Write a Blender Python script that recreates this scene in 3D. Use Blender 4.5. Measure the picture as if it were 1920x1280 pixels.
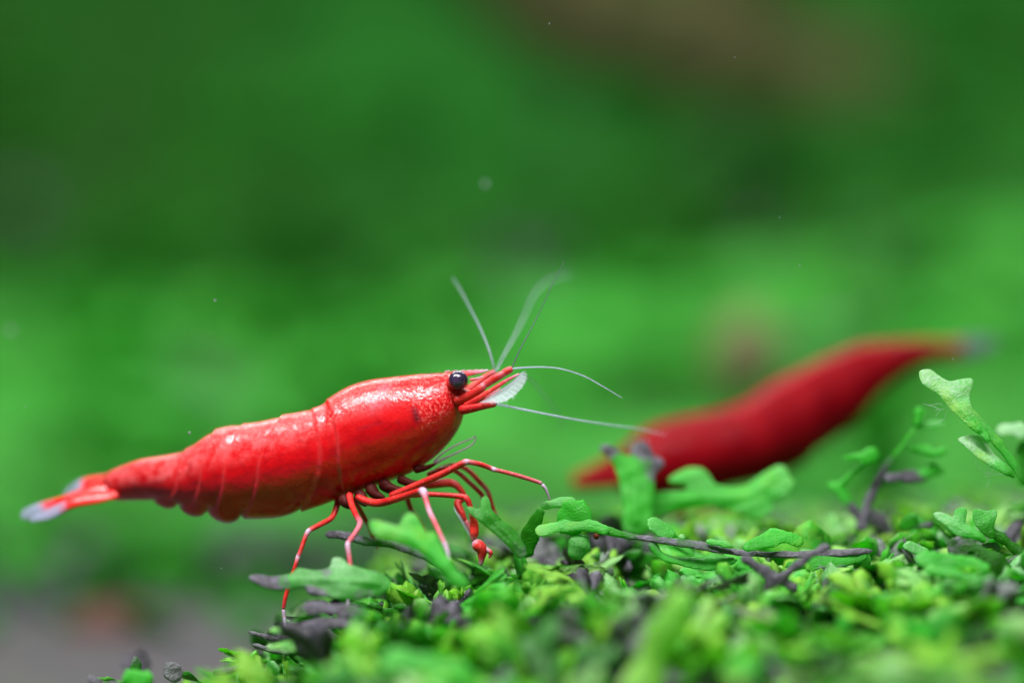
import bpy, math, random
import numpy as np
from mathutils import Vector, Matrix

# ------------------------------------------------------------------ clear
for o in list(bpy.data.objects):
    bpy.data.objects.remove(o, do_unlink=True)
scene = bpy.context.scene
COL = scene.collection
scene.unit_settings.system = 'METRIC'
scene.unit_settings.scale_length = 0.01          # one unit is one centimetre

# ------------------------------------------------------------------ camera
D = 20.0                                          # cm from lens to the shrimp
cam_d = bpy.data.cameras.new('camera')
cam = bpy.data.objects.new('camera', cam_d)
COL.objects.link(cam)
cam.location = (0, -D, 0)
cam.rotation_euler = (math.radians(90), 0, 0)
cam_d.sensor_width = 36
cam_d.lens = 150
cam_d.clip_start = 0.1
cam_d.clip_end = 500
cam_d.dof.use_dof = True
cam_d.dof.focus_distance = D - 0.02
cam_d.dof.aperture_fstop = 0.15 / 0.86            # 8.6 mm entrance pupil
scene.camera = cam

# ------------------------------------------------------------------ world, lamps, exposure
world = bpy.data.worlds.new('World')
scene.world = world
world.use_nodes = True
bg = world.node_tree.nodes['Background']
bg.inputs['Color'].default_value = (0.55, 0.75, 0.62, 1)
bg.inputs['Strength'].default_value = 0.09


def lamp(name, loc, sx, sy, power, col, aim):
    l = bpy.data.lights.new(name, 'AREA')
    l.shape = 'RECTANGLE'
    l.size, l.size_y = sx, sy
    l.energy = power
    l.color = col
    o = bpy.data.objects.new(name, l)
    COL.objects.link(o)
    o.location = loc
    d = Vector(aim) - Vector(loc)
    o.rotation_euler = d.to_track_quat('-Z', 'Y').to_euler()
    return o


lamp('aquarium_lamp', (-3.2, -6.4, 13.8), 18, 1.3, 7700, (1.0, 0.97, 0.98), (0.0, 0.0, -0.5))
lamp('added_rear_lamp', (0.0, 18.5, 16.0), 28, 3.0, 6400, (0.94, 1.0, 0.93), (0.0, 18.0, 0.0))  # second lamp, added to light the background bank

scene.view_settings.view_transform = 'Standard'
scene.view_settings.look = 'None'
scene.view_settings.exposure = 0.0
scene.view_settings.gamma = 1.0
scene.cycles.max_bounces = 8
scene.cycles.transparent_max_bounces = 12
scene.cycles.use_denoising = True

# ------------------------------------------------------------------ helpers
PX = 0.0025                                       # cm per photo pixel in the plane of focus


def P(px, py, Y=0.0):
    k = (D + Y) / D
    return np.array([(px - 960) * PX * k, Y, (640 - py) * PX * k])


def smooth(a, b, x):
    t = np.clip((x - a) / (b - a), 0, 1)
    return t * t * (3 - 2 * t)


def catmull(pts, n):
    """pts: (m,k) array, resampled to n samples evenly by arc length of the first 3 columns."""
    pts = np.asarray(pts, float)
    m = len(pts)
    if m == 2:
        t = np.linspace(0, 1, n)[:, None]
        return pts[0] * (1 - t) + pts[1] * t
    ext = np.vstack([2 * pts[0] - pts[1], pts, 2 * pts[-1] - pts[-2]])
    out = []
    sub = 16
    for i in range(m - 1):
        p0, p1, p2, p3 = ext[i], ext[i + 1], ext[i + 2], ext[i + 3]
        for j in range(sub):
            t = j / sub
            out.append(0.5 * ((2 * p1) + (p2 - p0) * t + (2 * p0 - 5 * p1 + 4 * p2 - p3) * t * t
                              + (3 * p1 - p0 - 3 * p2 + p3) * t ** 3))
    out.append(pts[-1])
    out = np.array(out)
    # linear for the extra columns keeps them within range
    seg = np.linalg.norm(np.diff(out[:, :3], axis=0), axis=1)
    s = np.concatenate([[0], np.cumsum(seg)])
    q = np.linspace(0, s[-1], n)
    return np.stack([np.interp(q, s, out[:, c]) for c in range(out.shape[1])], axis=1)


class Geo:
    def __init__(self):
        self.v, self.f, self.a, self.n = [], [], {}, 0

    def add(self, v, f, **attrs):
        v = np.asarray(v, float)
        self.v.append(v)
        for q in f:
            self.f.append(tuple(i + self.n for i in q))
        k = len(v)
        for key in set(self.a) | set(attrs):
            lst = self.a.setdefault(key, [np.zeros(self.n)] if self.n else [])
            val = attrs.get(key, 0.0)
            lst.append(np.full(k, val) if np.isscalar(val) else np.asarray(val, float))
        self.n += k
        return self

    def verts(self):
        return np.vstack(self.v)

    def mesh(self, name, mat=None, smooth_shade=True):
        me = bpy.data.meshes.new(name)
        me.from_pydata(self.verts().tolist(), [], self.f)
        me.update()
        if smooth_shade:
            me.polygons.foreach_set('use_smooth', [True] * len(me.polygons))
        for key, lst in self.a.items():
            at = me.attributes.new(key, 'FLOAT', 'POINT')
            at.data.foreach_set('value', np.concatenate(lst).astype(np.float32))
        if mat:
            me.materials.append(mat)
        return me


def sweep(centres, ra, rb=None, n=12, up=None, round_ends=(True, True)):
    """Tube along centres; ra is the half width along 'side', rb the half thickness."""
    c = np.asarray(centres, float)
    m = len(c)
    ra = np.broadcast_to(ra, m).astype(float).copy()
    rb = ra.copy() if rb is None else np.broadcast_to(rb, m).astype(float).copy()
    tan = np.gradient(c, axis=0)
    tan /= np.linalg.norm(tan, axis=1)[:, None] + 1e-12
    seg = np.linalg.norm(np.diff(c, axis=0), axis=1)
    s = np.concatenate([[0], np.cumsum(seg)])
    L = s[-1]
    fac = np.ones(m)
    if round_ends[0]:
        r0 = max(ra[0], 1e-6)
        fac *= np.where(s < r0, np.sqrt(np.clip(1 - ((r0 - s) / r0) ** 2, 0.002, 1)), 1)
    if round_ends[1]:
        r1 = max(ra[-1], 1e-6)
        d = L - s
        fac *= np.where(d < r1, np.sqrt(np.clip(1 - ((r1 - d) / r1) ** 2, 0.002, 1)), 1)
    ra *= fac
    rb *= fac
    up = np.array([0.0, -1.0, 0.0]) if up is None else np.asarray(up, float)
    if up.ndim == 1:
        up = np.broadcast_to(up, (m, 3))
    side = np.cross(tan, up)
    ln = np.linalg.norm(side, axis=1)
    bad = ln < 1e-4
    side[bad] = np.cross(tan[bad], np.array([0.31, 0.2, 0.93]))
    side /= np.linalg.norm(side, axis=1)[:, None]
    nor = np.cross(side, tan)
    th = np.linspace(0, 2 * math.pi, n, endpoint=False)
    v = (c[:, None, :] + side[:, None, :] * (ra[:, None] * np.cos(th))[:, :, None]
         + nor[:, None, :] * (rb[:, None] * np.sin(th))[:, :, None]).reshape(-1, 3)
    f = []
    for i in range(m - 1):
        for j in range(n):
            k = (j + 1) % n
            f.append((i * n + j, i * n + k, (i + 1) * n + k, (i + 1) * n + j))
    f.append(tuple(reversed(range(n))))
    f.append(tuple((m - 1) * n + j for j in range(n)))
    return v, f


def link(name, me, parent=None):
    o = bpy.data.objects.new(name, me)
    COL.objects.link(o)
    if parent is not None:
        o.parent = parent
        o.matrix_parent_inverse = parent.matrix_world.inverted()
    return o


def empty(name, loc):
    o = bpy.data.objects.new(name, None)
    COL.objects.link(o)
    o.location = loc
    o.empty_display_size = 0.1
    o.matrix_world = Matrix.Translation(Vector(loc))
    return o


def tag(o, label, cat, group=None):
    o['label'] = label
    o['category'] = cat
    if group:
        o['group'] = group
    return o


# ------------------------------------------------------------------ materials
class NT:
    def __init__(self, name):
        self.m = bpy.data.materials.new(name)
        self.m.use_nodes = True
        self.t = self.m.node_tree
        self.p = self.t.nodes['Principled BSDF']
        self.out = self.t.nodes['Material Output']

    def n(self, kind, **kw):
        nd = self.t.nodes.new(kind)
        for k, v in kw.items():
            if hasattr(nd, k) and k not in nd.inputs:
                setattr(nd, k, v)
            else:
                self.set(nd.inputs[k], v)
        return nd

    def set(self, sock, v):
        if hasattr(v, 'is_output'):
            self.t.links.new(v, sock)
        elif isinstance(v, tuple) and len(v) == 3 and sock.type == 'RGBA':
            sock.default_value = (*v, 1)
        else:
            sock.default_value = v

    def P(self, **kw):
        for k, v in kw.items():
            self.set(self.p.inputs[k.replace('_', ' ')], v)

    def attr(self, name):
        return self.n('ShaderNodeAttribute', attribute_name=name).outputs['Fac']

    def math(self, op, a, b=0.0, clamp=False):
        nd = self.n('ShaderNodeMath', operation=op, use_clamp=clamp)
        self.set(nd.inputs[0], a)
        self.set(nd.inputs[1], b)
        return nd.outputs[0]

    def mix(self, fac, a, b):
        nd = self.n('ShaderNodeMix', data_type='RGBA')
        self.set(nd.inputs[0], fac)
        self.set(nd.inputs[6], a)
        self.set(nd.inputs[7], b)
        return nd.outputs[2]

    def noise(self, scale, detail=3.0, rough=0.5, vec=None, dist=0.0):
        nd = self.n('ShaderNodeTexNoise')
        nd.inputs['Scale'].default_value = scale
        nd.inputs['Detail'].default_value = detail
        nd.inputs['Roughness'].default_value = rough
        nd.inputs['Distortion'].default_value = dist
        self.set(nd.inputs['Vector'], vec if vec is not None else self.coord())
        return nd.outputs['Fac']

    def voronoi(self, scale, feature='F1', vec=None):
        nd = self.n('ShaderNodeTexVoronoi', feature=feature)
        nd.inputs['Scale'].default_value = scale
        self.set(nd.inputs['Vector'], vec if vec is not None else self.coord())
        return nd.outputs['Distance']

    def coord(self):
        if not hasattr(self, '_c'):
            self._c = self.n('ShaderNodeTexCoord').outputs['Object']
        return self._c

    def ramp(self, fac, stops):
        nd = self.n('ShaderNodeValToRGB')
        cr = nd.color_ramp
        while len(cr.elements) < len(stops):
            cr.elements.new(0.5)
        for e, (p, c) in zip(cr.elements, stops):
            e.position = p
            e.color = (*c, 1) if isinstance(c, tuple) else (c, c, c, 1)
        self.set(nd.inputs[0], fac)
        return nd.outputs[0]

    def bump(self, h, strength, dist):
        nd = self.n('ShaderNodeBump')
        nd.inputs['Strength'].default_value = strength
        nd.inputs['Distance'].default_value = dist
        self.set(nd.inputs['Height'], h)
        return nd.outputs[0]


def mat_shell(name='red_shell', deep=1.0, coat=0.62):
    t = NT(name)
    spk, pk, dk = t.attr('spk'), t.attr('pink'), t.attr('dark')
    clr, upr, rim = t.attr('clear'), t.attr('upper'), t.attr('rim')
    n_big = t.noise(5.0, 4, 0.6)
    n_mid = t.noise(16.0, 4, 0.65)
    n_fine = t.noise(70.0, 3, 0.6)
    base = t.mix(t.ramp(n_big, [(0.35, 0.0), (0.7, 1.0)]), (0.50 * deep, 0.002, 0.006), (0.64 * deep, 0.004, 0.008))
    base = t.mix(t.math('MULTIPLY', t.ramp(t.noise(8.0, 5, 0.7, dist=0.8), [(0.46, 0.0), (0.66, 1.0)]), 0.55), base, (0.30 * deep, 0.002, 0.006))
    base = t.mix(t.math('MULTIPLY', upr, t.ramp(n_mid, [(0.3, 0.1), (0.65, 0.55)])), base, (0.68 * deep, 0.014, 0.015))
    base = t.mix(t.math('MULTIPLY', clr, t.ramp(n_mid, [(0.35, 0.3), (0.6, 1.0)])), base, (0.42, 0.15, 0.19))
    base = t.mix(t.math('MULTIPLY', rim, 0.16), base, (0.80, 0.14, 0.14))
    # pale pigment patches on the back
    pf = t.math('MULTIPLY', pk, t.ramp(n_mid, [(0.36, 0.0), (0.60, 1.0)]))
    col = t.mix(t.math('MULTIPLY', pf, 0.46), base, (0.86, 0.19, 0.20))
    # fine grains of pigment
    sf = t.math('MULTIPLY', spk, t.ramp(n_fine, [(0.50, 0.0), (0.62, 1.0)]))
    col = t.mix(t.math('MULTIPLY', sf, 0.62), col, (0.88, 0.20, 0.18))
    sd = t.math('MULTIPLY', spk, t.ramp(n_fine, [(0.34, 1.0), (0.44, 0.0)]))
    col = t.mix(t.math('MULTIPLY', sd, 0.6), col, (0.42, 0.004, 0.010))
    col = t.mix(dk, col, (0.10, 0.008, 0.022))
    h = t.math('ADD', t.math('MULTIPLY', n_mid, 0.8), t.math('MULTIPLY', t.math('MULTIPLY', n_fine, 0.5), t.math('ADD', spk, 0.15)))
    t.P(Base_Color=col, Roughness=0.30, Normal=t.bump(h, 0.45, 0.02))
    t.p.inputs['Subsurface Weight'].default_value = 0.30
    t.p.inputs['Subsurface Radius'].default_value = (0.14, 0.010, 0.007)
    t.p.inputs['Subsurface Scale'].default_value = 1.0
    t.p.inputs['Specular IOR Level'].default_value = 0.12 if coat > 0.3 else 0.02
    t.p.inputs['Coat Weight'].default_value = coat
    t.p.inputs['Coat Roughness'].default_value = 0.055
    t.P(Coat_Normal=t.bump(t.math('ADD', t.math('MULTIPLY', n_mid, 0.55), t.math('MULTIPLY', t.math('MULTIPLY', t.noise(34.0, 3, 0.6), 0.6), spk)), 0.36, 0.022))
    return t.m


def mat_limb():
    t = NT('red_limb')
    pale = t.attr('pale')
    fine = t.noise(90.0, 3, 0.6)
    col = t.mix(t.ramp(t.noise(14.0, 3), [(0.35, 0.0), (0.65, 1.0)]), (0.46, 0.008, 0.010), (0.66, 0.030, 0.022))
    col = t.mix(t.math('MULTIPLY', t.ramp(fine, [(0.62, 0.0), (0.72, 1.0)]), 0.4), col, (0.85, 0.45, 0.48))
    col = t.mix(t.math('MULTIPLY', pale, t.ramp(fine, [(0.25, 0.65), (0.55, 1.0)]), True), col, (0.52, 0.46, 0.62))
    t.P(Base_Color=col, Roughness=0.36, Normal=t.bump(fine, 0.5, 0.008))
    t.p.inputs['Subsurface Weight'].default_value = 0.15
    t.p.inputs['Subsurface Radius'].default_value = (0.05, 0.01, 0.008)
    t.p.inputs['Subsurface Scale'].default_value = 1.0
    t.p.inputs['Specular IOR Level'].default_value = 0.35
    return t.m


def mat_fin(name='tail_fin', k=1.0):
    t = NT(name)
    pale = t.attr('pale')
    n1 = t.noise(9.0, 4, 0.6)
    pf = t.math('ADD', pale, t.math('MULTIPLY', t.math('SUBTRACT', n1, 0.5), 0.9), True)
    col = t.mix(t.ramp(pf, [(0.35, 0.0), (0.7, 1.0)]), (0.68 * k, 0.012, 0.010), (0.34 * k, 0.37 * k, 0.52 * k))
    t.P(Base_Color=col, Roughness=0.3, Normal=t.bump(n1, 0.3, 0.02))
    tr = t.n('ShaderNodeBsdfTransparent')
    mx = t.n('ShaderNodeMixShader')
    t.set(mx.inputs[0], t.math('MULTIPLY', t.ramp(pf, [(0.45, 0.0), (1.0, 1.0)]), 0.62))
    t.t.links.new(t.p.outputs[0], mx.inputs[1])
    t.t.links.new(tr.outputs[0], mx.inputs[2])
    t.t.links.new(mx.outputs[0], t.out.inputs[0])
    return t.m


def mat_clear(name, col, alpha, rough=0.25):
    t = NT(name)
    f = t.noise(60, 2)
    t.P(Base_Color=t.mix(t.ramp(f, [(0.4, 0.0), (0.6, 1.0)]), tuple(c * 0.75 for c in col), col), Roughness=rough)
    tr = t.n('ShaderNodeBsdfTransparent')
    tl = t.n('ShaderNodeBsdfTranslucent')
    tl.inputs['Color'].default_value = (*col, 1)
    m0 = t.n('ShaderNodeMixShader')
    m0.inputs[0].default_value = 0.45
    t.t.links.new(t.p.outputs[0], m0.inputs[1])
    t.t.links.new(tl.outputs[0], m0.inputs[2])
    mx = t.n('ShaderNodeMixShader')
    mx.inputs[0].default_value = 1 - alpha
    t.t.links.new(m0.outputs[0], mx.inputs[1])
    t.t.links.new(tr.outputs[0], mx.inputs[2])
    t.t.links.new(mx.outputs[0], t.out.inputs[0])
    return t.m


def mat_eye():
    t = NT('eye_black')
    f = t.voronoi(110.0)
    lw = t.noise(14, 2)
    t.P(Base_Color=t.mix(t.ramp(lw, [(0.4, 0.0), (0.65, 1.0)]), (0.010, 0.006, 0.016), (0.050, 0.030, 0.075)),
        Roughness=0.22, Normal=t.bump(f, 0.25, 0.004))
    t.p.inputs['Coat Weight'].default_value = 0.18
    t.p.inputs['Coat Roughness'].default_value = 0.10
    return t.m


def mat_leaf(name, far=False):
    t = NT(name)
    tint, purp, frost = t.attr('tint'), t.attr('purp'), t.attr('frost')
    nz = t.noise(3.2, 4, 0.6)
    nf = t.noise(26.0, 3, 0.6)
    nm = t.noise(11.0, 5, 0.7, dist=0.6)
    f = t.math('ADD', t.math('ADD', tint, t.math('MULTIPLY', t.math('SUBTRACT', nz, 0.5), 0.6)), t.math('MULTIPLY', t.math('SUBTRACT', nm, 0.5), 0.75), True)
    col = t.ramp(f, [(0.0, (0.026, 0.160, 0.006)), (0.35, (0.046, 0.400, 0.020)),
                     (0.70, (0.095, 0.650, 0.070)), (1.0, (0.40, 0.78, 0.09))])
    pv = t.math('ADD', purp, t.math('MULTIPLY', t.math('SUBTRACT', nf, 0.5), 0.5), True)
    pr = t.ramp(pv, [(0.38, 0.0), (0.62, 1.0)])
    col = t.mix(pr, col, t.mix(t.ramp(nf, [(0.35, 0.0), (0.7, 1.0)]), (0.105, 0.092, 0.110), (0.33, 0.31, 0.40)))
    fv = t.math('MULTIPLY', frost, t.ramp(t.noise(75.0, 3, 0.75), [(0.36, 0.30), (0.58, 1.0)]))
    col = t.mix(fv, col, (0.62, 0.82, 0.62))  # pale tips and whitish glints painted into the leaf colour
    cell = t.voronoi(120.0)
    t.P(Base_Color=col, Roughness=t.ramp(nm, [(0.3, 0.24), (0.7, 0.50)]), Normal=t.bump(t.math('ADD', t.math('MULTIPLY', cell, 1.4), t.math('MULTIPLY', nm, 1.0)), 0.40, 0.008))
    t.p.inputs['Specular IOR Level'].default_value = 0.38
    tl = t.n('ShaderNodeBsdfTranslucent')
    t.set(tl.inputs['Color'], t.mix(t.math('MULTIPLY', pr, 0.8), t.mix(0.35, col, (0.14, 0.72, 0.04)), (0.10, 0.085, 0.10)))
    mx = t.n('ShaderNodeMixShader')
    mx.inputs[0].default_value = 0.56
    t.t.links.new(t.p.outputs[0], mx.inputs[1])
    t.t.links.new(tl.outputs[0], mx.inputs[2])
    t.t.links.new(mx.outputs[0], t.out.inputs[0])
    return t.m


def mat_plain(name, c1, c2, scale, rough=0.7, bump=0.4, bdist=0.05, stops=(0.35, 0.65), spec=0.12):
    t = NT(name)
    t.p.inputs['Specular IOR Level'].default_value = spec
    f = t.noise(scale, 5, 0.6)
    t.P(Base_Color=t.mix(t.ramp(f, [(stops[0], 0.0), (stops[1], 1.0)]), c1, c2), Roughness=rough, Normal=t.bump(f, bump, bdist))
    return t.m


M_FIN_FAR = mat_fin('dim_tail_fin', 0.36)
M_SHELL_FAR = mat_shell('deep_red_shell', 0.40, 0.02)
M_SHELL, M_LIMB, M_FIN, M_EYE = mat_shell(), mat_limb(), mat_fin(), mat_eye()
M_FEELER = mat_clear('feeler_pale', (0.62, 0.66, 0.86), 0.55, 0.2)
M_FEELER_D = mat_clear('feeler_grey', (0.20, 0.22, 0.28), 0.65, 0.2)
M_BRISTLE = mat_clear('bristle_mauve', (0.34, 0.24, 0.32), 0.5, 0.25)
M_SCALE = mat_clear('antennal_scale_white', (0.84, 0.90, 0.98), 0.36, 0.3)
M_LEAF = mat_leaf('moss_leaf')
M_SOIL = mat_plain('dark_soil', (0.014, 0.030, 0.006), (0.030, 0.075, 0.012), 3.0, 0.9)

# ------------------------------------------------------------------ the setting: gravel bed, mound under the moss, tank back
rng = np.random.default_rng(7)
random.seed(7)


def vnoise(x, y, seed=0):
    """cheap smooth 2-D noise from a sum of rotated sines"""
    r = np.random.default_rng(seed)
    out = 0
    for k in range(6):
        a = r.uniform(0, 2 * math.pi)
        fq = r.uniform(0.5, 1.6)
        out = out + np.sin((x * math.cos(a) + y * math.sin(a)) * fq + r.uniform(0, 6.28)) / 6
    return out


CX = [-3.4, -2.4, -1.75, -1.4, -1.2, -1.05, -0.76, -0.45, -0.15, 0.1, 0.6, 1.2, 1.8, 2.4, 4.0]
CZ = [-2.2, -1.75, -1.64, -1.64, -1.58, -1.49, -1.22, -1.06, -1.05, -0.97, -0.98, -1.01, -0.99, -0.94, -0.92]


def canopy(x, y):
    z = np.interp(x + 0.10 * np.minimum(y, 0) * -1 * 0.0, CX, CZ)
    z = z + np.where(y < 0, 0.135 * y, -0.012 * y)
    z = z - np.where(y > 6, 0.22 * (y - 6), 0)
    # the mound's left flank falls away towards the back
    z = z - np.where((x < -0.2) & (y > 0.3), np.clip(-0.2 - x, 0, 3) * np.clip(y - 0.3, 0, 3) * 0.12, 0)
    z = z + 0.30 * np.exp(-((x + 1.30) / 0.35) ** 2 - ((y - 2.8) / 1.0) ** 2)
    z = z + (0.07 * smooth(0.25, 0.8, y) + 0.06 * np.exp(-((y - 2.0) / 1.2) ** 2)) * smooth(0.0, 0.8, x)
    z = z - 0.05 * np.exp(-((y + 0.15) / 0.4) ** 2) * smooth(0.0, 0.5, x)
    return z + 0.05 * vnoise(x * 2.2, y * 2.2, 3)


def grid_mesh(name, xs, ys, fz, mat):
    X, Y = np.meshgrid(xs, ys)
    Z = fz(X, Y)
    v = np.stack([X, Y, Z], -1).reshape(-1, 3)
    w, h = len(xs), len(ys)
    f = [(j * w + i, j * w + i + 1, (j + 1) * w + i + 1, (j + 1) * w + i) for j in range(h - 1) for i in range(w - 1)]
    return Geo().add(v, f).mesh(name, mat)


t = NT('gravel_ground')
vn = t.voronoi(2.6)
nz = t.noise(0.7, 3)
gc = t.mix(t.ramp(nz, [(0.4, 0.0), (0.62, 1.0)]), (0.060, 0.047, 0.060), (0.075, 0.042, 0.038))
t.P(Base_Color=t.mix(t.ramp(vn, [(0.1, 0.0), (0.5, 1.0)]), t.mix(t.ramp(t.noise(0.35, 3), [(0.45, 0.0), (0.62, 1.0)]), gc, (0.035, 0.075, 0.030)), (0.045, 0.04, 0.048)), Roughness=0.8, Normal=t.bump(vn, 0.8, 0.15))
o = link('gravel_bed', grid_mesh('gravel_bed', np.linspace(-30, 30, 90), np.linspace(-8, 36, 70),
                                 lambda x, y: -1.84 - 0.6 * np.clip((2 - y) / 3, 0, 1) + 0.06 * vnoise(x * 2, y * 2, 11), t.m))
o['kind'] = 'structure'
o = link('mound', grid_mesh('mound', np.linspace(-3.4, 4.6, 90), np.linspace(-6.5, 9.5, 110),
                            lambda x, y: np.maximum(canopy(x, y) - 0.38, -2.5), M_SOIL))
o['kind'] = 'structure'

# tank back wall: dark algae-green glass
t = NT('tank_back_green')
nz = t.noise(0.10, 3, 0.5)
wall_c = t.ramp(nz, [(0.35, (0.026, 0.085, 0.008)), (0.65, (0.020, 0.17, 0.024))])
t.P(Base_Color=wall_c, Roughness=0.8)
t.p.inputs['Specular IOR Level'].default_value = 0.05
g = Geo()
g.add([(-40, 38, -3), (40, 38, -3), (40, 38, 30), (-40, 38, 30), (-40, 38.5, -3), (40, 38.5, -3), (40, 38.5, 30), (-40, 38.5, 30)],
      [(0, 1, 2, 3), (5, 4, 7, 6), (0, 4, 5, 1), (3, 2, 6, 7), (0, 3, 7, 4), (1, 5, 6, 2)])
o = link('tank_back', g.mesh('tank_back', t.m, False))
o['kind'] = 'structure'

# ------------------------------------------------------------------ moss fronds
def remesh_geo(geo, voxel, smooth_it=4):
    me = geo.mesh('tmp')
    ob = bpy.data.objects.new('tmp', me)
    COL.objects.link(ob)
    m = ob.modifiers.new('r', 'REMESH')
    m.mode = 'VOXEL'
    m.voxel_size = voxel
    s = ob.modifiers.new('s', 'SMOOTH')
    s.factor = 0.5
    s.iterations = smooth_it
    dg = bpy.context.evaluated_depsgraph_get()
    ev = ob.evaluated_get(dg)
    em = ev.to_mesh()
    v = np.empty(len(em.vertices) * 3, np.float32)
    em.vertices.foreach_get('co', v)
    f = [tuple(p.vertices) for p in em.polygons]
    v = v.reshape(-1, 3).astype(float)
    ev.to_mesh_clear()
    bpy.data.objects.remove(ob, do_unlink=True)
    bpy.data.meshes.remove(me)
    return v, f


def leaf_part(branches, Y, flat=0.22, tilt=0.2, seed=0, voxel=None, curl=0.03):
    """branches: list of dict(p=[(px,py[,dy])...], w=[px widths], tint, purp, frost) -> fused leaf geometry"""
    r = np.random.default_rng(seed)
    g = Geo()
    samp, vals = [], []
    k = (D + Y) / D
    wmin = 1e9
    for b in branches:
        pts = b['p']
        w = b['w'] if isinstance(b['w'], (list, tuple)) else [b['w']] * len(pts)
        w = np.interp(np.linspace(0, 1, len(pts)), np.linspace(0, 1, len(w)), w)
        rows = []
        for (q, ww) in zip(pts, w):
            dy = q[2] if len(q) > 2 else 0.0
            rows.append(list(P(q[0], q[1], Y + dy)) + [ww * PX * k / 2 * 1.22])
        L = sum(np.linalg.norm(np.array(rows[i + 1][:3]) - np.array(rows[i][:3])) for i in range(len(rows) - 1))
        n = int(np.clip(L / 0.018, 10, 60))
        s = catmull(rows, n)
        s[:, 3] = np.maximum(s[:, 3], 0.004)
        tt = np.linspace(0, 1, n)
        s[:, 3] *= 1 + 0.12 * np.sin(tt * r.uniform(9, 16) + r.uniform(0, 6)) + 0.07 * np.sin(tt * L * r.uniform(55, 80) + r.uniform(0, 6))
        up = np.array([r.uniform(-0.2, 0.2), -1.0, r.uniform(0.15, 0.55) + tilt])
        fl = b.get('flat', flat)
        v, f = sweep(s[:, :3], s[:, 3], np.maximum(s[:, 3] * fl, 0.011), 12, up)
        g.add(v, f)
        wmin = min(wmin, s[:, 3].min())

        def ev(key, d):
            val = b.get(key, d)
            return np.interp(tt, np.linspace(0, 1, len(val)), val) if isinstance(val, (list, tuple)) else np.full(n, val)
        samp.append(s[:, :3])
        vals.append(np.stack([ev('tint', 0.6), ev('purp', 0.0), ev('frost', 0.0)], 1))
    samp, vals = np.vstack(samp), np.vstack(vals)
    v, f = remesh_geo(g, voxel or (0.0085 if abs(Y) < 0.5 else 0.014), 2)
    d = ((v[:, None, :] - samp[None]) ** 2).sum(-1)
    wgt = 1 / (d + 2e-4) ** 2
    wgt /= wgt.sum(1, keepdims=True)
    a = wgt @ vals
    # gentle cupping and waviness of the blade
    q3 = v * 38.0 + seed
    lump = np.sin(q3[:, 0] + 1.7 * np.sin(q3[:, 2] * 0.8)) * np.sin(q3[:, 2] * 1.1 + 1.3 * np.sin(q3[:, 1])) * np.sin(q3[:, 1] * 1.3 + 0.7)
    ctr = samp[d.argmin(1)]
    dv = v - ctr
    v = v + dv / (np.linalg.norm(dv, axis=1, keepdims=True) + 1e-6) * (lump * 0.003)[:, None]
    v[:, 1] += curl * np.sin(v[:, 0] * 9 + v[:, 2] * 7 + seed)
    return v, f, a


def outline_leaf(zp, org, sc, Y, tilt, vals, rib=None, voxel=0.0072, thick=0.015, cup=0.0):
    """zp: outline points read off an enlarged view (org, sc map them to photo pixels); vals: [(px,py,tint,purp,frost)]"""
    pts = np.array([(org[0] + sc * a, org[1] + sc * b) for a, b in zp], float)
    n0 = len(pts)
    closed = np.vstack([pts, pts[:1]])
    ext = np.vstack([pts[-1:], closed, pts[1:2]])
    fine = []
    for i in range(n0):
        p0, p1, p2, p3 = ext[i], ext[i + 1], ext[i + 2], ext[i + 3]
        for t_ in (0, 0.25, 0.5, 0.75):
            fine.append(0.5 * (2 * p1 + (p2 - p0) * t_ + (2 * p0 - 5 * p1 + 4 * p2 - p3) * t_ ** 2 + (3 * p1 - p0 - 3 * p2 + p3) * t_ ** 3))
    pts = np.array(fine)
    pc = pts.mean(0)

    def place(q):
        return P(q[0], q[1], Y + tilt * (pc[1] - q[1]) * PX)
    c3 = np.array([place(q) for q in pts])
    nrm = np.array([0.0, -1.0, tilt]) / math.hypot(1, tilt)
    m = len(c3)
    v = np.vstack([c3 + nrm * thick, c3 - nrm * thick])
    f = [tuple(range(m)), tuple(reversed(range(m, 2 * m)))] + [((i + 1) % m, i, m + i, m + (i + 1) % m) for i in range(m)]
    me = bpy.data.meshes.new('t')
    me.from_pydata(v.tolist(), [], f)
    import bmesh
    bm = bmesh.new()
    bm.from_mesh(me)
    bmesh.ops.triangulate(bm, faces=bm.faces[:])
    bmesh.ops.recalc_face_normals(bm, faces=bm.faces[:])
    vv = np.array([q.co[:] for q in bm.verts])
    ff = [tuple(w.index for w in q.verts) for q in bm.faces]
    bm.free()
    bpy.data.meshes.remove(me)
    g = Geo().add(vv, ff)
    if rib:
        rw = [list(place(q) + nrm * thick * 0.7) + [q[2] * PX / 2] for q in rib]
        s_ = catmull(rw, 30)
        a_, b_ = sweep(s_[:, :3], s_[:, 3], None, 8)
        g.add(a_, b_)
    v, f = remesh_geo(g, voxel, 2)
    # thin the blade towards its rim, dimple it gently
    samp = np.array([place(q) for q in vals])
    d = ((v[:, None, :] - samp[None]) ** 2).sum(-1)
    w = 1 / (d + 4e-4) ** 2
    w /= w.sum(1, keepdims=True)
    a = w @ np.array([q[2:] for q in vals])
    de = np.sqrt(((v[:, None, [0, 2]] - c3[None][:, :, [0, 2]]) ** 2).sum(-1).min(1))
    off = ((v - np.array(place(pc))) @ nrm)
    k_ = 0.35 + 0.65 * np.clip(de / 0.05, 0, 1)
    v = v - nrm * (off * (1 - k_))[:, None]
    q3 = v * 34.0
    wob = 0.006 * np.sin(q3[:, 0] + 1.3 * np.sin(q3[:, 2])) * np.sin(q3[:, 2] * 0.9 + 1) + cup * (np.clip(de, 0, 0.08) / 0.08)
    v = v + nrm * wob[:, None]
    return v, f, a


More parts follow.
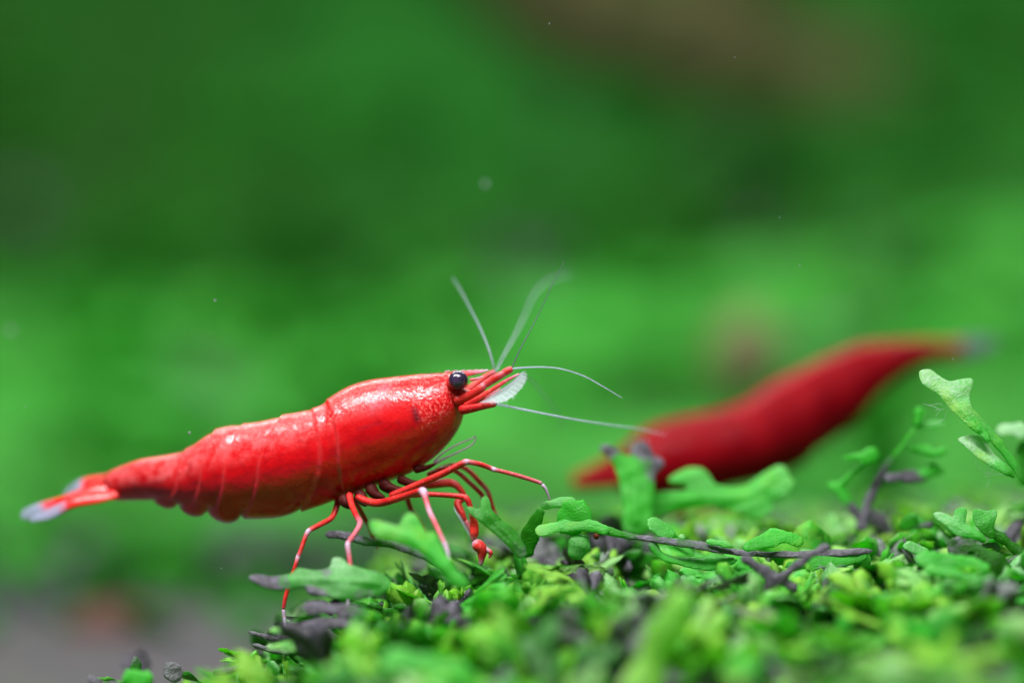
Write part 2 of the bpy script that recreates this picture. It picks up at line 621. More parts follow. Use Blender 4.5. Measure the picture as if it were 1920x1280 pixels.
def hero(name, label, cat, Y, parts, seed=0, group=None, **kw):
    """parts: list of (part_name, branches). One part -> one mesh, several -> Empty with children."""
    geos = []
    for i, (pn, br) in enumerate(parts):
        if isinstance(br, tuple):
            v, f, a = br
        else:
            v, f, a = leaf_part(br, Y, seed=seed * 7 + i, **kw)
        geos.append((pn, v, f, a))
    allv = np.vstack([q[1] for q in geos])
    base = allv[allv[:, 2].argmin()]
    if len(geos) == 1:
        pn, v, f, a = geos[0]
        me = Geo().add(v - base, f, tint=a[:, 0], purp=a[:, 1], frost=a[:, 2]).mesh(name, M_LEAF)
        o = link(name, me)
        o.location = base
    else:
        o = empty(name, base)
        for pn, v, f, a in geos:
            me = Geo().add(v - base, f, tint=a[:, 0], purp=a[:, 1], frost=a[:, 2]).mesh(pn, M_LEAF)
            c = bpy.data.objects.new(pn, me)
            COL.objects.link(c)
            c.parent = o
    tag(o, label, cat, group)
    return o


def B(p, w, tint=0.6, purp=0.0, frost=0.0, **kw):
    return dict(p=p, w=w, tint=tint, purp=purp, frost=frost, **kw)


G = 'moss fronds on the mound'
# --- sharp pale frond at the right edge
frond_r = hero('moss_frond', 'pale green forked moss frond rising sharp at the right edge, tips white with painted-in sparkle', 'moss', 0.02, [
    ('stem', [B([(1935, 915), (1900, 868), (1862, 820), (1830, 785), (1812, 765)], [20, 18, 17, 19, 24], [0.5, 0.7, 0.8], frost=[0, 0.05, 0.25])]),
    ('leaf', outline_leaf([(778, 60), (800, 42), (850, 42), (885, 68), (960, 112), (1030, 98), (1100, 93), (1098, 150), (1082, 220), (1112, 300), (1152, 360), (1195, 425),
                           (1200, 480), (1140, 430), (1080, 390), (1000, 310), (950, 260), (890, 190), (800, 130)], (1480, 680), 0.3125, 0.02, 0.35,
                          [(1732, 702, 0.8, 0, 0.95), (1750, 706, 0.8, 0, 1), (1770, 716, 0.8, 0, 1), (1800, 718, 0.75, 0, 0.8), (1812, 722, 0.7, 0, 0.55), (1790, 735, 0.75, 0, 0.9),
                           (1760, 725, 0.85, 0, 0.5), (1780, 748, 0.9, 0, 0.3), (1812, 745, 0.65, 0, 0.5), (1810, 765, 0.75, 0, 0.35), (1830, 795, 0.75, 0, 0.05), (1800, 768, 0.9, 0, 0.15), (1845, 815, 0.6, 0, 0)],
                          [(1735, 712, 8), (1770, 742, 10), (1806, 776, 12), (1840, 812, 16)])),
    ('leaf', outline_leaf([(1010, 460), (1050, 440), (1110, 433), (1160, 450), (1195, 490), (1230, 545), (1290, 600), (1340, 650), (1350, 690), (1260, 645), (1160, 592), (1115, 550), (1060, 505)],
                          (1480, 680), 0.3125, 0.0, 0.5,
                          [(1800, 824, 0.8, 0, 1), (1825, 824, 0.8, 0, 1), (1845, 835, 0.8, 0, 0.95), (1860, 850, 0.75, 0, 0.8), (1840, 855, 0.9, 0, 0.3), (1880, 880, 0.6, 0, 0.05), (1895, 893, 0.5, 0, 0)],
                          [(1806, 832, 7), (1840, 860, 9), (1895, 892, 13)])),
], 1, G, tilt=0.1, flat=0.2, curl=0.01)
def hairs(parent, spots, seed):
    r = np.random.default_rng(seed)
    g = Geo()
    for (x, y, n, L) in spots:
        for i in range(n):
            a = r.uniform(0, 6.28)
            p0 = np.array([x + r.uniform(-12, 12), y + r.uniform(-8, 8)])
            p2 = p0 + L * r.uniform(0.5, 1.1) * np.array([math.cos(a), math.sin(a)])
            p1 = (p0 + p2) / 2 + r.uniform(-10, 10, 2)
            c = catmull([list(P(*p0, 0.03)), list(P(*p1, 0.06 + r.uniform(-.05, .05))), list(P(*p2, 0.05 + r.uniform(-.1, .1)))], 12)
            v, f = sweep(c, np.linspace(0.0009, 0.0005, 12), None, 4)
            g.add(v, f)
    o = link('root_hairs', g.mesh('root_hairs', M_SCALE), parent)
    o['kind'] = 'stuff'


hairs(frond_r, [(1770, 765, 10, 40), (1850, 890, 8, 42)], 5)
hero('moss_frond', 'white-topped blurred moss leaf cut off by the right edge beside the sharp forked frond', 'moss', -0.75, [
    ('leaf', [B([(1940, 812), (1905, 806), (1862, 806)], [44, 36, 22], 0.75, frost=[0.8, 0.9, 0.95])]),
    ('stem', [B([(1918, 915), (1915, 870), (1922, 820)], [16, 20, 26], 0.35)]),
], 2, G, tilt=0.5)
# --- the antler shaped pair in front of the far shrimp
hero('moss_frond', 'upright green moss leaf with purple fingertips in front of the far shrimp', 'moss', 0.95, [
    ('leaf', outline_leaf([(560, 70), (600, 45), (660, 60), (715, 105), (765, 130), (760, 65), (800, 30), (850, 20), (890, 60), (912, 112), (960, 130), (985, 170), (950, 205), (922, 240), (915, 350),
                           (900, 450), (892, 600), (720, 600), (710, 430), (690, 300), (660, 200), (620, 130)], (960, 820), 0.29167, 0.95, 0.25,
                          [(1128, 840, 0.6, 1, 0), (1145, 842, 0.6, 0.9, 0), (1160, 865, 0.6, 0.15, 0), (1205, 838, 0.5, 1, 0), (1212, 830, 0.5, 1, 0), (1238, 868, 0.5, 1, 0), (1215, 870, 0.55, 0.5, 0),
                           (1190, 875, 0.6, 0.1, 0), (1190, 920, 0.66, 0, 0.05), (1192, 960, 0.7, 0, 0), (1195, 990, 0.6, 0, 0)], [(1150, 850, 10), (1185, 890, 14), (1195, 985, 18)], 0.012))], 3, G)
hero('moss_frond', 'broad bright green antler-shaped moss leaf spreading sideways in front of the far shrimp', 'moss', 1.05, [
    ('leaf', outline_leaf([(860, 380), (920, 352), (1020, 340), (1115, 338), (1130, 312), (1060, 300), (1005, 285), (1012, 255), (1080, 215), (1140, 190), (1220, 195), (1270, 240), (1310, 300), (1400, 312),
                           (1500, 300), (1580, 250), (1660, 200), (1720, 175), (1770, 200), (1788, 250), (1825, 300), (1800, 350), (1740, 390), (1670, 412), (1680, 460), (1640, 510), (1560, 525),
                           (1490, 495), (1400, 460), (1300, 445), (1180, 450), (1050, 475), (880, 520)], (960, 820), 0.29167, 1.05, 0.3,
                          [(1225, 940, 0.55, 0, 0), (1290, 935, 0.66, 0, 0), (1270, 895, 0.7, 0, 0.1), (1310, 885, 0.72, 0, 0.15), (1380, 930, 0.75, 0, 0.05), (1440, 895, 0.75, 0, 0.1), (1470, 880, 0.75, 0, 0.25),
                           (1485, 905, 0.75, 0, 0.2), (1420, 955, 0.7, 0, 0.1), (1440, 965, 0.75, 0, 0.15)], [(1225, 948, 16), (1320, 935, 16), (1400, 932, 14), (1462, 890, 10)], 0.012))], 4, G)
# --- purple-stemmed sprig
hero('moss_sprig', 'branching moss sprig with dark purple stem and small green leaves, right of the far shrimp', 'moss', 0.85, [
    ('stem', [B([(1612, 1000), (1628, 945), (1652, 890), (1690, 835), (1718, 800)], [26, 20, 15, 14, 14], 0.4, purp=[0.9, 0.9, 0.7, 0.35, 0.1])]),
    ('leaf', [B([(1620, 985), (1592, 942), (1572, 915), (1548, 908)], [16, 22, 26, 18], 0.6, purp=[0.9, 0.75, 0.1, 0]),
              B([(1575, 912), (1600, 885), (1632, 862)], [12, 9, 9], 0.6)]),
    ('leaf', [B([(1640, 870), (1628, 850), (1622, 838)], [26, 42, 34], 0.68), B([(1625, 850), (1590, 858), (1580, 862)], [14, 12, 14], 0.66)]),
    ('leaf', [B([(1652, 898), (1690, 893), (1730, 890), (1776, 882)], [16, 24, 26, 10], 0.6, purp=[0.9, 0.9, 0.3, 0]),
              B([(1730, 890), (1750, 876), (1762, 868)], [16, 16, 10], 0.62), B([(1715, 895), (1736, 900)], [14, 12], 0.5, purp=0.8)]),
    ('leaf', [B([(1695, 840), (1730, 842), (1755, 848), (1780, 840)], [12, 22, 22, 10], 0.62)]),
    ('leaf', [B([(1718, 805), (1722, 780), (1724, 758)], [16, 22, 24], 0.6)]),
    ('leaf', [B([(1716, 806), (1745, 795), (1778, 796)], [10, 18, 10], 0.6, frost=[0, 0.2, 0.3])]),
], 5, G, tilt=0.15)
# --- creeping stem along the front of the mound in focus
hero('creeping_moss_stem', 'long creeping moss stem, green at its left end and dark purple-brown along the ridge', 'moss', -0.02, [
    ('stem', [B([(1130, 992), (1165, 1002), (1220, 1010), (1300, 1020), (1390, 1036), (1480, 1040), (1560, 1036), (1640, 1032)],
                [20, 15, 15, 16, 14, 15, 16, 12], 0.3, purp=[0.1, 0.6, 0.55, 0.6, 0.75, 0.7, 0.85, 0.85], frost=[0, 0, 0.05, 0.05, 0.12, 0.05, 0.1])]),
    ('leaf', [B([(1000, 996), (1030, 992), (1070, 984), (1110, 986), (1145, 997)], [16, 22, 24, 24, 18], 0.66, frost=[0.35, 0.15, 0.1, 0.1, 0.05])]),
    ('leaf', [B([(1218, 1012), (1238, 1040), (1275, 1052), (1330, 1056), (1385, 1050)], [14, 16, 18, 26, 14], 0.62, purp=[0.5, 0.25, 0, 0])]),
    ('leaf', [B([(1272, 1008), (1240, 992), (1212, 972)], [12, 34, 14], 0.68, frost=[0, 0.1, 0.3])]),
    ('leaf', [B([(1390, 1030), (1430, 1014), (1470, 1006), (1510, 1020)], [12, 28, 28, 12], 0.66)]),
    ('leaf', [B([(1320, 1014), (1345, 1016), (1378, 1026)], [8, 14, 8], 0.72, frost=0.2)]),
    ('bud', [B([(1178, 1008), (1180, 998)], [14, 12], 0.8, frost=0.5)]),
    ('bud', [B([(1276, 1012), (1282, 1000)], [14, 13], 0.8, frost=0.55)]),
], 6, G, tilt=0.3)
hero('moss_nub', 'short stubby textured moss nub with brown end under the creeping stem', 'moss', 0.0, [
    ('leaf', [B([(1100, 1002), (1085, 1025), (1076, 1050)], [26, 36, 28], 0.45, frost=[0.15, 0.25, 0.1], purp=[0, 0, 0.5], flat=0.8)])], 7, G)
hero('moss_frond', 'purple forked moss twig lying across the creeping stem', 'moss', -0.5, [
    ('stem', [B([(1385, 1040), (1430, 1070), (1468, 1098)], [16, 24, 34], 0.2, purp=0.95), B([(1455, 1090), (1520, 1040), (1560, 1020)], [18, 18, 14], 0.2, purp=0.9),
              B([(1460, 1095), (1400, 1120)], [20, 16], 0.2, purp=0.9), B([(1470, 1095), (1500, 1105)], [24, 22], 0.2, purp=0.95)])], 8, G)
# --- beside the long front leg
hero('moss_frond', 'folded green moss leaf under the tip of the longest front leg', 'moss', 0.05, [
    ('leaf', [B([(1012, 950), (1050, 942), (1082, 936)], [12, 20, 12], 0.7, frost=[0.3, 0.45, 0.3])]),
    ('leaf', [B([(1050, 1000), (1082, 960), (1094, 935)], [44, 52, 34], 0.6)]),
    ('stem', [B([(985, 1048), (995, 1000), (1018, 948)], [34, 28, 16], 0.2, purp=[0.3, 0.2, 0.1])]),
], 9, G)
hero('moss_frond', 'olive forked moss frond standing in front of the red claw', 'moss', -0.28, [
    ('leaf', outline_leaf([(1115, 110), (1160, 105), (1208, 128), (1215, 55), (1250, 35), (1275, 70), (1290, 130), (1350, 180), (1430, 250), (1485, 320), (1520, 420), (1470, 450), (1400, 380), (1330, 310), (1240, 232), (1190, 192), (1140, 150)],
                          (560, 920), 0.28121, -0.28, 0.3,
                          [(877, 952, 0.6, 0, 0.35), (890, 955, 0.5, 0, 0.15), (907, 935, 0.5, 0, 0.1), (912, 955, 0.35, 0, 0), (935, 980, 0.28, 0, 0), (960, 1000, 0.25, 0.25, 0), (980, 1025, 0.2, 0.45, 0)],
                          [(890, 956, 8), (925, 972, 12), (985, 1035, 16)]))], 10, G)
hero('moss_frond', 'bright yellow-green two-lobed moss leaf blurred in front of the rear legs', 'moss', -0.8, [
    ('leaf', outline_leaf([(470, 210), (520, 195), (600, 215), (672, 240), (690, 190), (730, 150), (790, 165), (830, 240), (865, 285), (890, 270), (925, 290), (940, 340), (1000, 440), (1060, 520), (1140, 620), (1050, 640), (960, 550),
                           (850, 445), (760, 385), (640, 335), (530, 312), (480, 262)], (560, 920), 0.28121, -0.8, 0.45,
                          [(695, 982, 0.85, 0, 0.1), (730, 990, 0.85, 0, 0.15), (765, 970, 0.8, 0, 0.15), (790, 1000, 0.8, 0, 0), (830, 1040, 0.75, 0, 0), (865, 1090, 0.6, 0, 0)],
                          [(700, 990, 10), (770, 1012, 14), (865, 1090, 18)], 0.011))], 11, G)
hero('moss_frond', 'dark brown moss stem poking left under the shrimp belly', 'moss', 0.12, [
    ('stem', [B([(606, 1002), (640, 1003), (690, 1015), (745, 1022), (800, 1042), (850, 1075)], [14, 15, 18, 18, 18, 16], 0.12, purp=[0.75, 0.6, 0.35, 0.55, 0.5, 0.5])])], 12, G)
hero('moss_frond', 'pale green moss leaf with lilac left tip crossing the rearmost leg', 'moss', -0.42, [
    ('leaf', outline_leaf([(466, 1084), (480, 1076), (510, 1080), (545, 1075), (560, 1064), (590, 1070), (618, 1063), (622, 1048), (640, 1045), (655, 1058), (680, 1066), (715, 1074), (735, 1092), (720, 1112), (690, 1118), (670, 1126),
                           (645, 1122), (615, 1119), (580, 1113), (577, 1103), (600, 1098), (560, 1101), (520, 1105), (490, 1099)], (0, 0), 1.0, -0.52, 0.5,
                          [(470, 1086, 0.4, 1, 0), (505, 1092, 0.5, 0.95, 0), (530, 1090, 0.55, 0.5, 0.05), (560, 1082, 0.5, 0.1, 0.35), (590, 1085, 0.5, 0, 0.45), (630, 1052, 0.7, 0, 0.9), (640, 1085, 0.6, 0, 0.4), (585, 1110, 0.2, 0.8, 0), (610, 1072, 0.5, 0.6, 0.3),
                           (670, 1085, 0.5, 0.1, 0.3), (680, 1112, 0.4, 0.5, 0), (725, 1095, 0.45, 0, 0.1)], [(480, 1090, 8), (580, 1088, 12), (720, 1096, 16)], 0.010))], 13, G)
hero('moss_frond', 'three-fingered dark purple moss twig under the rearmost foot', 'moss', 0.0, [
    ('leaf', [B([(462, 1184), (495, 1193), (535, 1196), (580, 1190), (640, 1188)], [9, 10, 18, 22, 22], 0.1, purp=[0.9, 0.75, 0.6, 0.6, 0.5], frost=[0.1, 0.1, 0.05, 0.1, 0]),
              B([(499, 1178), (515, 1187), (535, 1194)], [8, 9, 10], 0.1, purp=0.8)]),
    ('leaf', [B([(470, 1207), (500, 1216), (535, 1222), (590, 1212), (640, 1205)], [9, 11, 9, 16, 16], 0.3, purp=[0.95, 0.75, 0.3, 0.2, 0.2], frost=[0.15, 0.1, 0, 0, 0])]),
], 14, G)
hero('moss_frond', 'lilac moss tongue just below the crossing leaf, left of the pale leg', 'moss', -0.7, [
    ('leaf', [B([(562, 1138), (600, 1140), (650, 1146), (720, 1160)], [20, 26, 26, 26], 0.4, purp=[0.95, 0.9, 0.5, 0.2])])], 15, G)
hero('moss_frond', 'mauve-edged moss tongue near the purple twig at the mound left slope', 'moss', -0.6, [
    ('leaf', [B([(560, 1172), (610, 1168), (680, 1170), (740, 1180)], [14, 22, 26, 26], 0.45, purp=[0.85, 0.8, 0.6, 0.2])])], 16, G)
# --- foreground
hero('moss_stalk', 'tall blurred yellow-green moss stalk in the nearest foreground, bottom centre', 'moss', -2.3, [
    ('stalk', [B([(1190, 1345), (1195, 1320), (1222, 1240), (1250, 1180), (1278, 1125), (1292, 1098)], [76, 72, 62, 60, 56, 36], [1, 0.95, 0.95, 0.95], frost=0.12, flat=0.6)])], 17, G, voxel=0.03)
hero('moss_frond', 'pale lobed moss leaf low in the foreground left of the yellow stalk', 'moss', -2.0, [
    ('leaf', [B([(900, 1300), (830, 1265), (760, 1240), (700, 1250)], [60, 66, 60, 40], 0.72, frost=[0, 0.05, 0.1, 0.1])])], 18, G, voxel=0.03)
hero('moss_frond', 'rounded bright moss leaf at the bottom edge right of the yellow stalk', 'moss', -2.4, [
    ('leaf', [B([(1360, 1310), (1400, 1262), (1440, 1250)], [60, 66, 50], 0.75), B([(1390, 1270), (1340, 1240)], [50, 40], 0.75)])], 19, G, voxel=0.03)
# --- right side cluster
hero('moss_frond', 'two-lobed sharp moss frond with olive square tip near the right edge', 'moss', -0.1, [
    ('stem', [B([(1845, 985), (1880, 1010), (1930, 1050)], [14, 18, 22], 0.12, purp=[0.1, 0.3, 0.3])]),
    ('leaf', outline_leaf([(1100, 892), (1130, 875), (1180, 886), (1240, 880), (1245, 920), (1227, 980), (1235, 1050), (1185, 1040), (1130, 992), (1105, 950)], (1480, 680), 0.3125, -0.1, 0.3,
                          [(1830, 958, 0.6, 0, 0.1), (1862, 958, 0.55, 0, 0.2), (1848, 975, 0.5, 0, 0.05), (1858, 1000, 0.3, 0, 0)], [(1850, 965, 6), (1862, 1005, 12)])),
    ('leaf', outline_leaf([(862, 905), (900, 893), (950, 905), (983, 930), (990, 885), (1030, 870), (1065, 885), (1060, 958), (1110, 990), (1165, 1030), (1180, 1075), (1090, 1052), (1000, 1030), (930, 972), (880, 935)], (1480, 680), 0.3125, -0.12, 0.45,
                          [(1752, 964, 0.75, 0, 0.9), (1775, 970, 0.75, 0, 0.5), (1803, 958, 0.5, 0, 0.1), (1800, 985, 0.7, 0, 0.3), (1830, 1000, 0.65, 0, 0.1), (1845, 1010, 0.5, 0, 0)], [(1760, 968, 6), (1800, 990, 9), (1845, 1010, 12)])),
], 20, G)
hero('moss_frond', 'small comb-tipped sparkling moss leaf left of the dark lobed frond', 'moss', -0.05, [
    ('leaf', [B([(1745, 1040), (1715, 1028), (1690, 1022)], [16, 20, 12], 0.68, frost=[0.2, 0.5, 0.4]), B([(1720, 1030), (1700, 1014)], [14, 10], 0.65, frost=0.4)])], 21, G)
hero('moss_frond', 'dark olive lobed moss frond on the right side of the mound', 'moss', -0.3, [
    ('leaf', [B([(1900, 1085), (1850, 1050), (1800, 1028), (1775, 1016)], [36, 42, 40, 24], 0.08, purp=[0.1, 0.2, 0.4, 0.45]), B([(1795, 1025), (1785, 1008)], [18, 12], 0.08, purp=0.5)])], 22, G)
hero('moss_frond', 'bright green scalloped moss leaf below the dark olive frond', 'moss', -0.6, [
    ('leaf', [B([(1860, 1070), (1800, 1056), (1750, 1050), (1712, 1046)], [30, 34, 32, 22], 0.72, frost=[0, 0.05, 0.1, 0.15]), B([(1760, 1050), (1752, 1034)], [20, 16], 0.72), B([(1800, 1056), (1802, 1038)], [20, 18], 0.72)])], 23, G)
hero('moss_frond', 'long finger-like green moss leaf under the scalloped leaf at right', 'moss', -0.75, [
    ('leaf', [B([(1870, 1095), (1820, 1085), (1770, 1074), (1728, 1066)], [22, 24, 24, 18], 0.72, frost=[0, 0, 0.1, 0.2])])], 24, G)
hero('moss_frond', 'flat green moss blade with purple backing on the ridge right of centre', 'moss', -0.05, [
    ('leaf', [B([(1470, 1062), (1520, 1056), (1580, 1052), (1632, 1040)], [18, 26, 24, 10], 0.5, purp=[0.2, 0.3, 0.3, 0]), B([(1540, 1070), (1590, 1074), (1630, 1072)], [12, 20, 14], 0.3, purp=0.9)]),
    ('leaf', [B([(1550, 1092), (1590, 1090), (1618, 1096)], [10, 14, 10], 0.85)]),
], 25, G)
hero('moss_frond', 'lilac speckled moss tip under the flat green blade right of centre', 'moss', -0.15, [
    ('leaf', [B([(1622, 1088), (1645, 1104), (1670, 1106)], [16, 20, 14], 0.3, purp=0.95, frost=[0.05, 0.1, 0.15])])], 26, G)
# --- lower left corner
hero('moss_frond', 'pair of dark speckled moss fingers upright at the lower left', 'moss', -0.1, [
    ('leaf', [B([(340, 1275), (322, 1258), (312, 1238)], [30, 30, 16], 0.15, purp=[0.6, 0.65, 0.7], frost=[0.1, 0.2, 0.2]), B([(318, 1255), (335, 1246)], [22, 14], 0.1, purp=0.8, frost=0.2)]),
    ('leaf', [B([(258, 1270), (254, 1245), (252, 1228)], [18, 18, 14], 0.2, purp=[0.3, 0.4, 0.6])])], 27, G)
hero('moss_frond', 'thin dark moss finger pointing right in the lower left', 'moss', -0.2, [
    ('leaf', [B([(395, 1262), (430, 1256), (468, 1244)], [14, 12, 10], 0.2, purp=[0.4, 0.6, 0.85])])], 28, G)
hero('moss_frond', 'grey-purple moss tip lowest at the left bottom edge', 'moss', -0.4, [
    ('leaf', [B([(200, 1295), (180, 1275), (162, 1270)], [20, 18, 16], 0.2, purp=[0.4, 0.8, 0.9], frost=0.05)])], 29, G)
hero('moss_frond', 'bright green moss leaf between dark fingers at the bottom left', 'moss', -0.7, [
    ('leaf', [B([(240, 1300), (245, 1275), (232, 1255)], [40, 40, 26], 0.7), B([(260, 1285), (285, 1258)], [34, 26], 0.72)])], 30, G)
hero('moss_frond', 'blurred grey moss lobe rising behind the dark fingers at lower left', 'moss', 0.9, [
    ('leaf', [B([(262, 1300), (262, 1250), (262, 1212)], [34, 34, 30], 0.3, purp=[0.2, 0.6, 0.8]), B([(262, 1260), (228, 1230)], [30, 26], 0.3, purp=0.7)])], 31, G)
hero('moss_frond', 'olive upright moss shoot left of the sharp two-lobed frond at far right', 'moss', 0.5, [
    ('leaf', [B([(1690, 1000), (1705, 975), (1722, 960)], [22, 24, 18], 0.4, purp=[0.5, 0.3, 0.1]), B([(1700, 985), (1735, 985), (1752, 975)], [18, 18, 12], 0.4, purp=[0.3, 0.5, 0.7])])], 32, G)

# small brown grain stuck under the creeping stem
g = Geo()
c = np.array([P(1112 + 12 * s, 1005, -0.04) for s in np.linspace(0, 1, 14)])
v, f = sweep(c, 0.016, 0.016, 12, round_ends=(True, True))
g.add(v, f)
o = link('seed_grain', g.mesh('seed_grain', mat_plain('grain_brown', (0.05, 0.008, 0.004), (0.12, 0.03, 0.01), 60, 0.3)))
tag(o, 'tiny dark brown oval grain stuck under the green end of the creeping stem', 'grain')

# ------------------------------------------------------------------ the moss carpet (nobody could count it)
def proto(seed):
    """one small frond: a flat ribbon in one gently curled plane that forks, with blunt lobes along both edges"""
    r = np.random.default_rng(seed)
    V, F, T = [], [], []
    cnt = [0]
    up0 = np.array([0.0, -1.0, 0.0])

    def ribbon(p, ang, w, L, n, tip, club):
        t = np.linspace(0, 1, n)
        a = ang + r.uniform(-0.45, 0.45) * t
        step = L / (n - 1)
        x = p[0] + np.concatenate([[0], np.cumsum(np.sin(a[:-1]) * step)])
        z = p[2] + np.concatenate([[0], np.cumsum(np.cos(a[:-1]) * step)])
        y = p[1] + r.uniform(-0.12, 0.12) * L * t * t + r.uniform(-0.004, 0.004)
        c = np.stack([x, y, z], 1)
        wd = w * ((0.8 + 0.45 * np.sin(t * 2.6)) if club else (1.0 - 0.15 * t))
        v, f = sweep(c, wd, np.maximum(wd * 0.13, 0.005), 4, up0 + r.uniform(-0.10, 0.10, 3), (True, True))
        V.append(v)
        F.append(np.array(f[:-2]) + cnt[0])
        cnt[0] += len(v)
        T.append(np.repeat(tip * (0.4 + 0.6 * t), 4))
        return c, a

    def grow(p, ang, w, L, depth):
        n = 7
        c, a = ribbon(p, ang, w, L, n, 0.35 + 0.3 * (2 - depth), False)
        for i in (2, 4, 5):
            for sgn in (-1, 1):
                if r.random() < 0.5:
                    ribbon(c[i], a[i] + sgn * r.uniform(0.45, 0.95), w * r.uniform(0.7, 1.0), w * r.uniform(2.4, 4.0), 6, 0.9, True)
        if depth > 0:
            sp = r.uniform(0.30, 0.60)
            for sgn in (-1, 1):
                grow(c[-2], a[-1] + sgn * sp + r.uniform(-0.15, 0.15), w * r.uniform(0.8, 1.0), L * r.uniform(0.5, 0.95), depth - 1)
        else:
            for sgn in (-1, 1):
                ribbon(c[-3], a[-1] + sgn * r.uniform(0.25, 0.5), w * r.uniform(0.85, 1.1), w * r.uniform(3.2, 5.0), 6, 1.0, True)
    grow(np.zeros(3), 0.0, r.uniform(0.040, 0.056), r.uniform(0.30, 0.44), 1)
    v = np.vstack(V)
    # curl the whole frond about its width and cup it along its length
    k1, k2 = r.uniform(-0.9, 0.9), r.uniform(-1.2, 1.2)
    v[:, 1] += k1 * v[:, 2] ** 2 + k2 * v[:, 0] ** 2 + 0.02 * np.sin(v[:, 2] * 14 + r.uniform(0, 6))
    return v, np.vstack(F), np.concatenate(T)


protos = [proto(100 + i) for i in range(18)]


def carpet(name, pts, scales, tints, purps, pale_glints, tops, mat, tilt=(0.35, 1.4)):
    V, F, T, U, R = [], [], [], [], []
    n0 = 0
    for i, (x, y) in enumerate(pts):
        v, f, tip = protos[rng.integers(len(protos))]
        rz, ti = rng.uniform(0, 2 * math.pi), rng.uniform(*tilt)
        a = rng.uniform(0, 2 * math.pi)
        Mx = np.array(Matrix.Rotation(a, 3, 'Z') @ Matrix.Rotation(ti, 3, 'X') @ Matrix.Rotation(rz, 3, 'Z'))
        w = (v * scales[i]) @ Mx.T
        w += np.array([x, y, tops[i] - w[:, 2].max()])
        V.append(w)
        F.append(f + n0)
        n0 += len(w)
        T.append(np.clip(tints[i] + 0.22 * (tip - 0.5), 0, 1))
        U.append(np.clip(purps[i] * (0.55 + 0.45 * tip), 0, 1))
        R.append(pale_glints[i] * tip)
    V, F = np.vstack(V), np.vstack(F)
    me = bpy.data.meshes.new(name)
    me.vertices.add(len(V))
    me.vertices.foreach_set('co', V.astype(np.float32).ravel())
    me.loops.add(F.size)
    me.loops.foreach_set('vertex_index', F.astype(np.int32).ravel())
    me.polygons.add(len(F))
    me.polygons.foreach_set('loop_start', np.arange(0, F.size, 4, dtype=np.int32))
    me.polygons.foreach_set('use_smooth', np.ones(len(F), bool))
    me.update(calc_edges=True)
    for key, lst in (('tint', T), ('purp', U), ('frost', R)):
        at = me.attributes.new(key, 'FLOAT', 'POINT')
        at.data.foreach_set('value', np.concatenate(lst).astype(np.float32))
    me.materials.append(mat)
    return link(name, me)


def scatter_front(n):
    pts, sc, ti, pu, fr, top = [], [], [], [], [], []
    while len(pts) < n:
        y = rng.uniform(-3.9, 6.0)
        k = (D + y) / D
        x = rng.uniform(-2.3, 2.75) * k
        cz = float(canopy(np.array(x), np.array(y)))
        if cz < -2.1:
            continue
        if y < -1.6 and abs(x - 0.62) < 0.62:
            cz -= 0.55
        if y > 1.5 and rng.random() < 0.45:
            continue
        pts.append((x, y))
        s = rng.uniform(0.75, 1.25) * (1.15 if y < -1.0 else 0.95)
        if y > -0.9 and x < 0.2:
            s *= 0.7
        sc.append(s)
        u = rng.random()
        t0 = rng.normal(0.80, 0.15)
        p0 = 0.0
        if u < 0.17:
            p0 = rng.uniform(0.55, 1.0) if x > -0.8 else 0.0
        elif u < 0.26:
            t0 = rng.uniform(0.0, 0.22)
        ti.append(float(np.clip(t0, 0.03, 0.95)))
        pu.append(p0)
        fr.append(rng.uniform(0.25, 0.85) if rng.random() < 0.36 else 0.0)
        top.append(cz - abs(rng.normal(0.0, 0.13)) + 0.05)
    return pts, sc, ti, pu, fr, top


o = carpet('moss_carpet', *scatter_front(2100), M_LEAF)
o['label'] = 'dense carpet of green and purple moss covering the mound'
o['category'] = 'moss'
o['kind'] = 'stuff'

# ------------------------------------------------------------------ blurred bank of plants behind
PROF_PY = [1120, 1060, 950, 800, 700, 620, 550, 470, 360, 210, 0, -300]
PROF_Y = [11.0, 12.0, 13.0, 15.0, 18.0, 21.5, 24.5, 27.0, 29.0, 30.5, 31.5, 32.2]


def bank_z(x, y):
    zs = [(640 - a) * PX * (D + b) / D for a, b in zip(PROF_PY, PROF_Y)]
    z = np.interp(y, PROF_Y, zs)
    hump = 0.45 * vnoise(x * 0.6, y * 0.6, 21) * np.clip((y - 11) / 4, 0, 1)
    side = np.clip((x + 2.0) / 8.0, 0, 1) * np.clip((y - 17) / 9, 0, 1) * 0.9
    foot = smooth(-3.4, -1.2, x + 0.5 * vnoise(x, y, 5)) * np.clip((16 - y) / 4, 0, 1) * 0.45
    wav = 0.28 * vnoise(x * 1.1 + 3, y * 0.9, 77) * np.clip((15 - y) / 3, 0, 1)
    w_ = 1.3 * vnoise(x * 0.9, y * 0.0, 78)
    dip = 0.9 * (1 - smooth(11.4 + w_, 13.4 + w_, y))
    return z + hump + side + foot + wav - dip


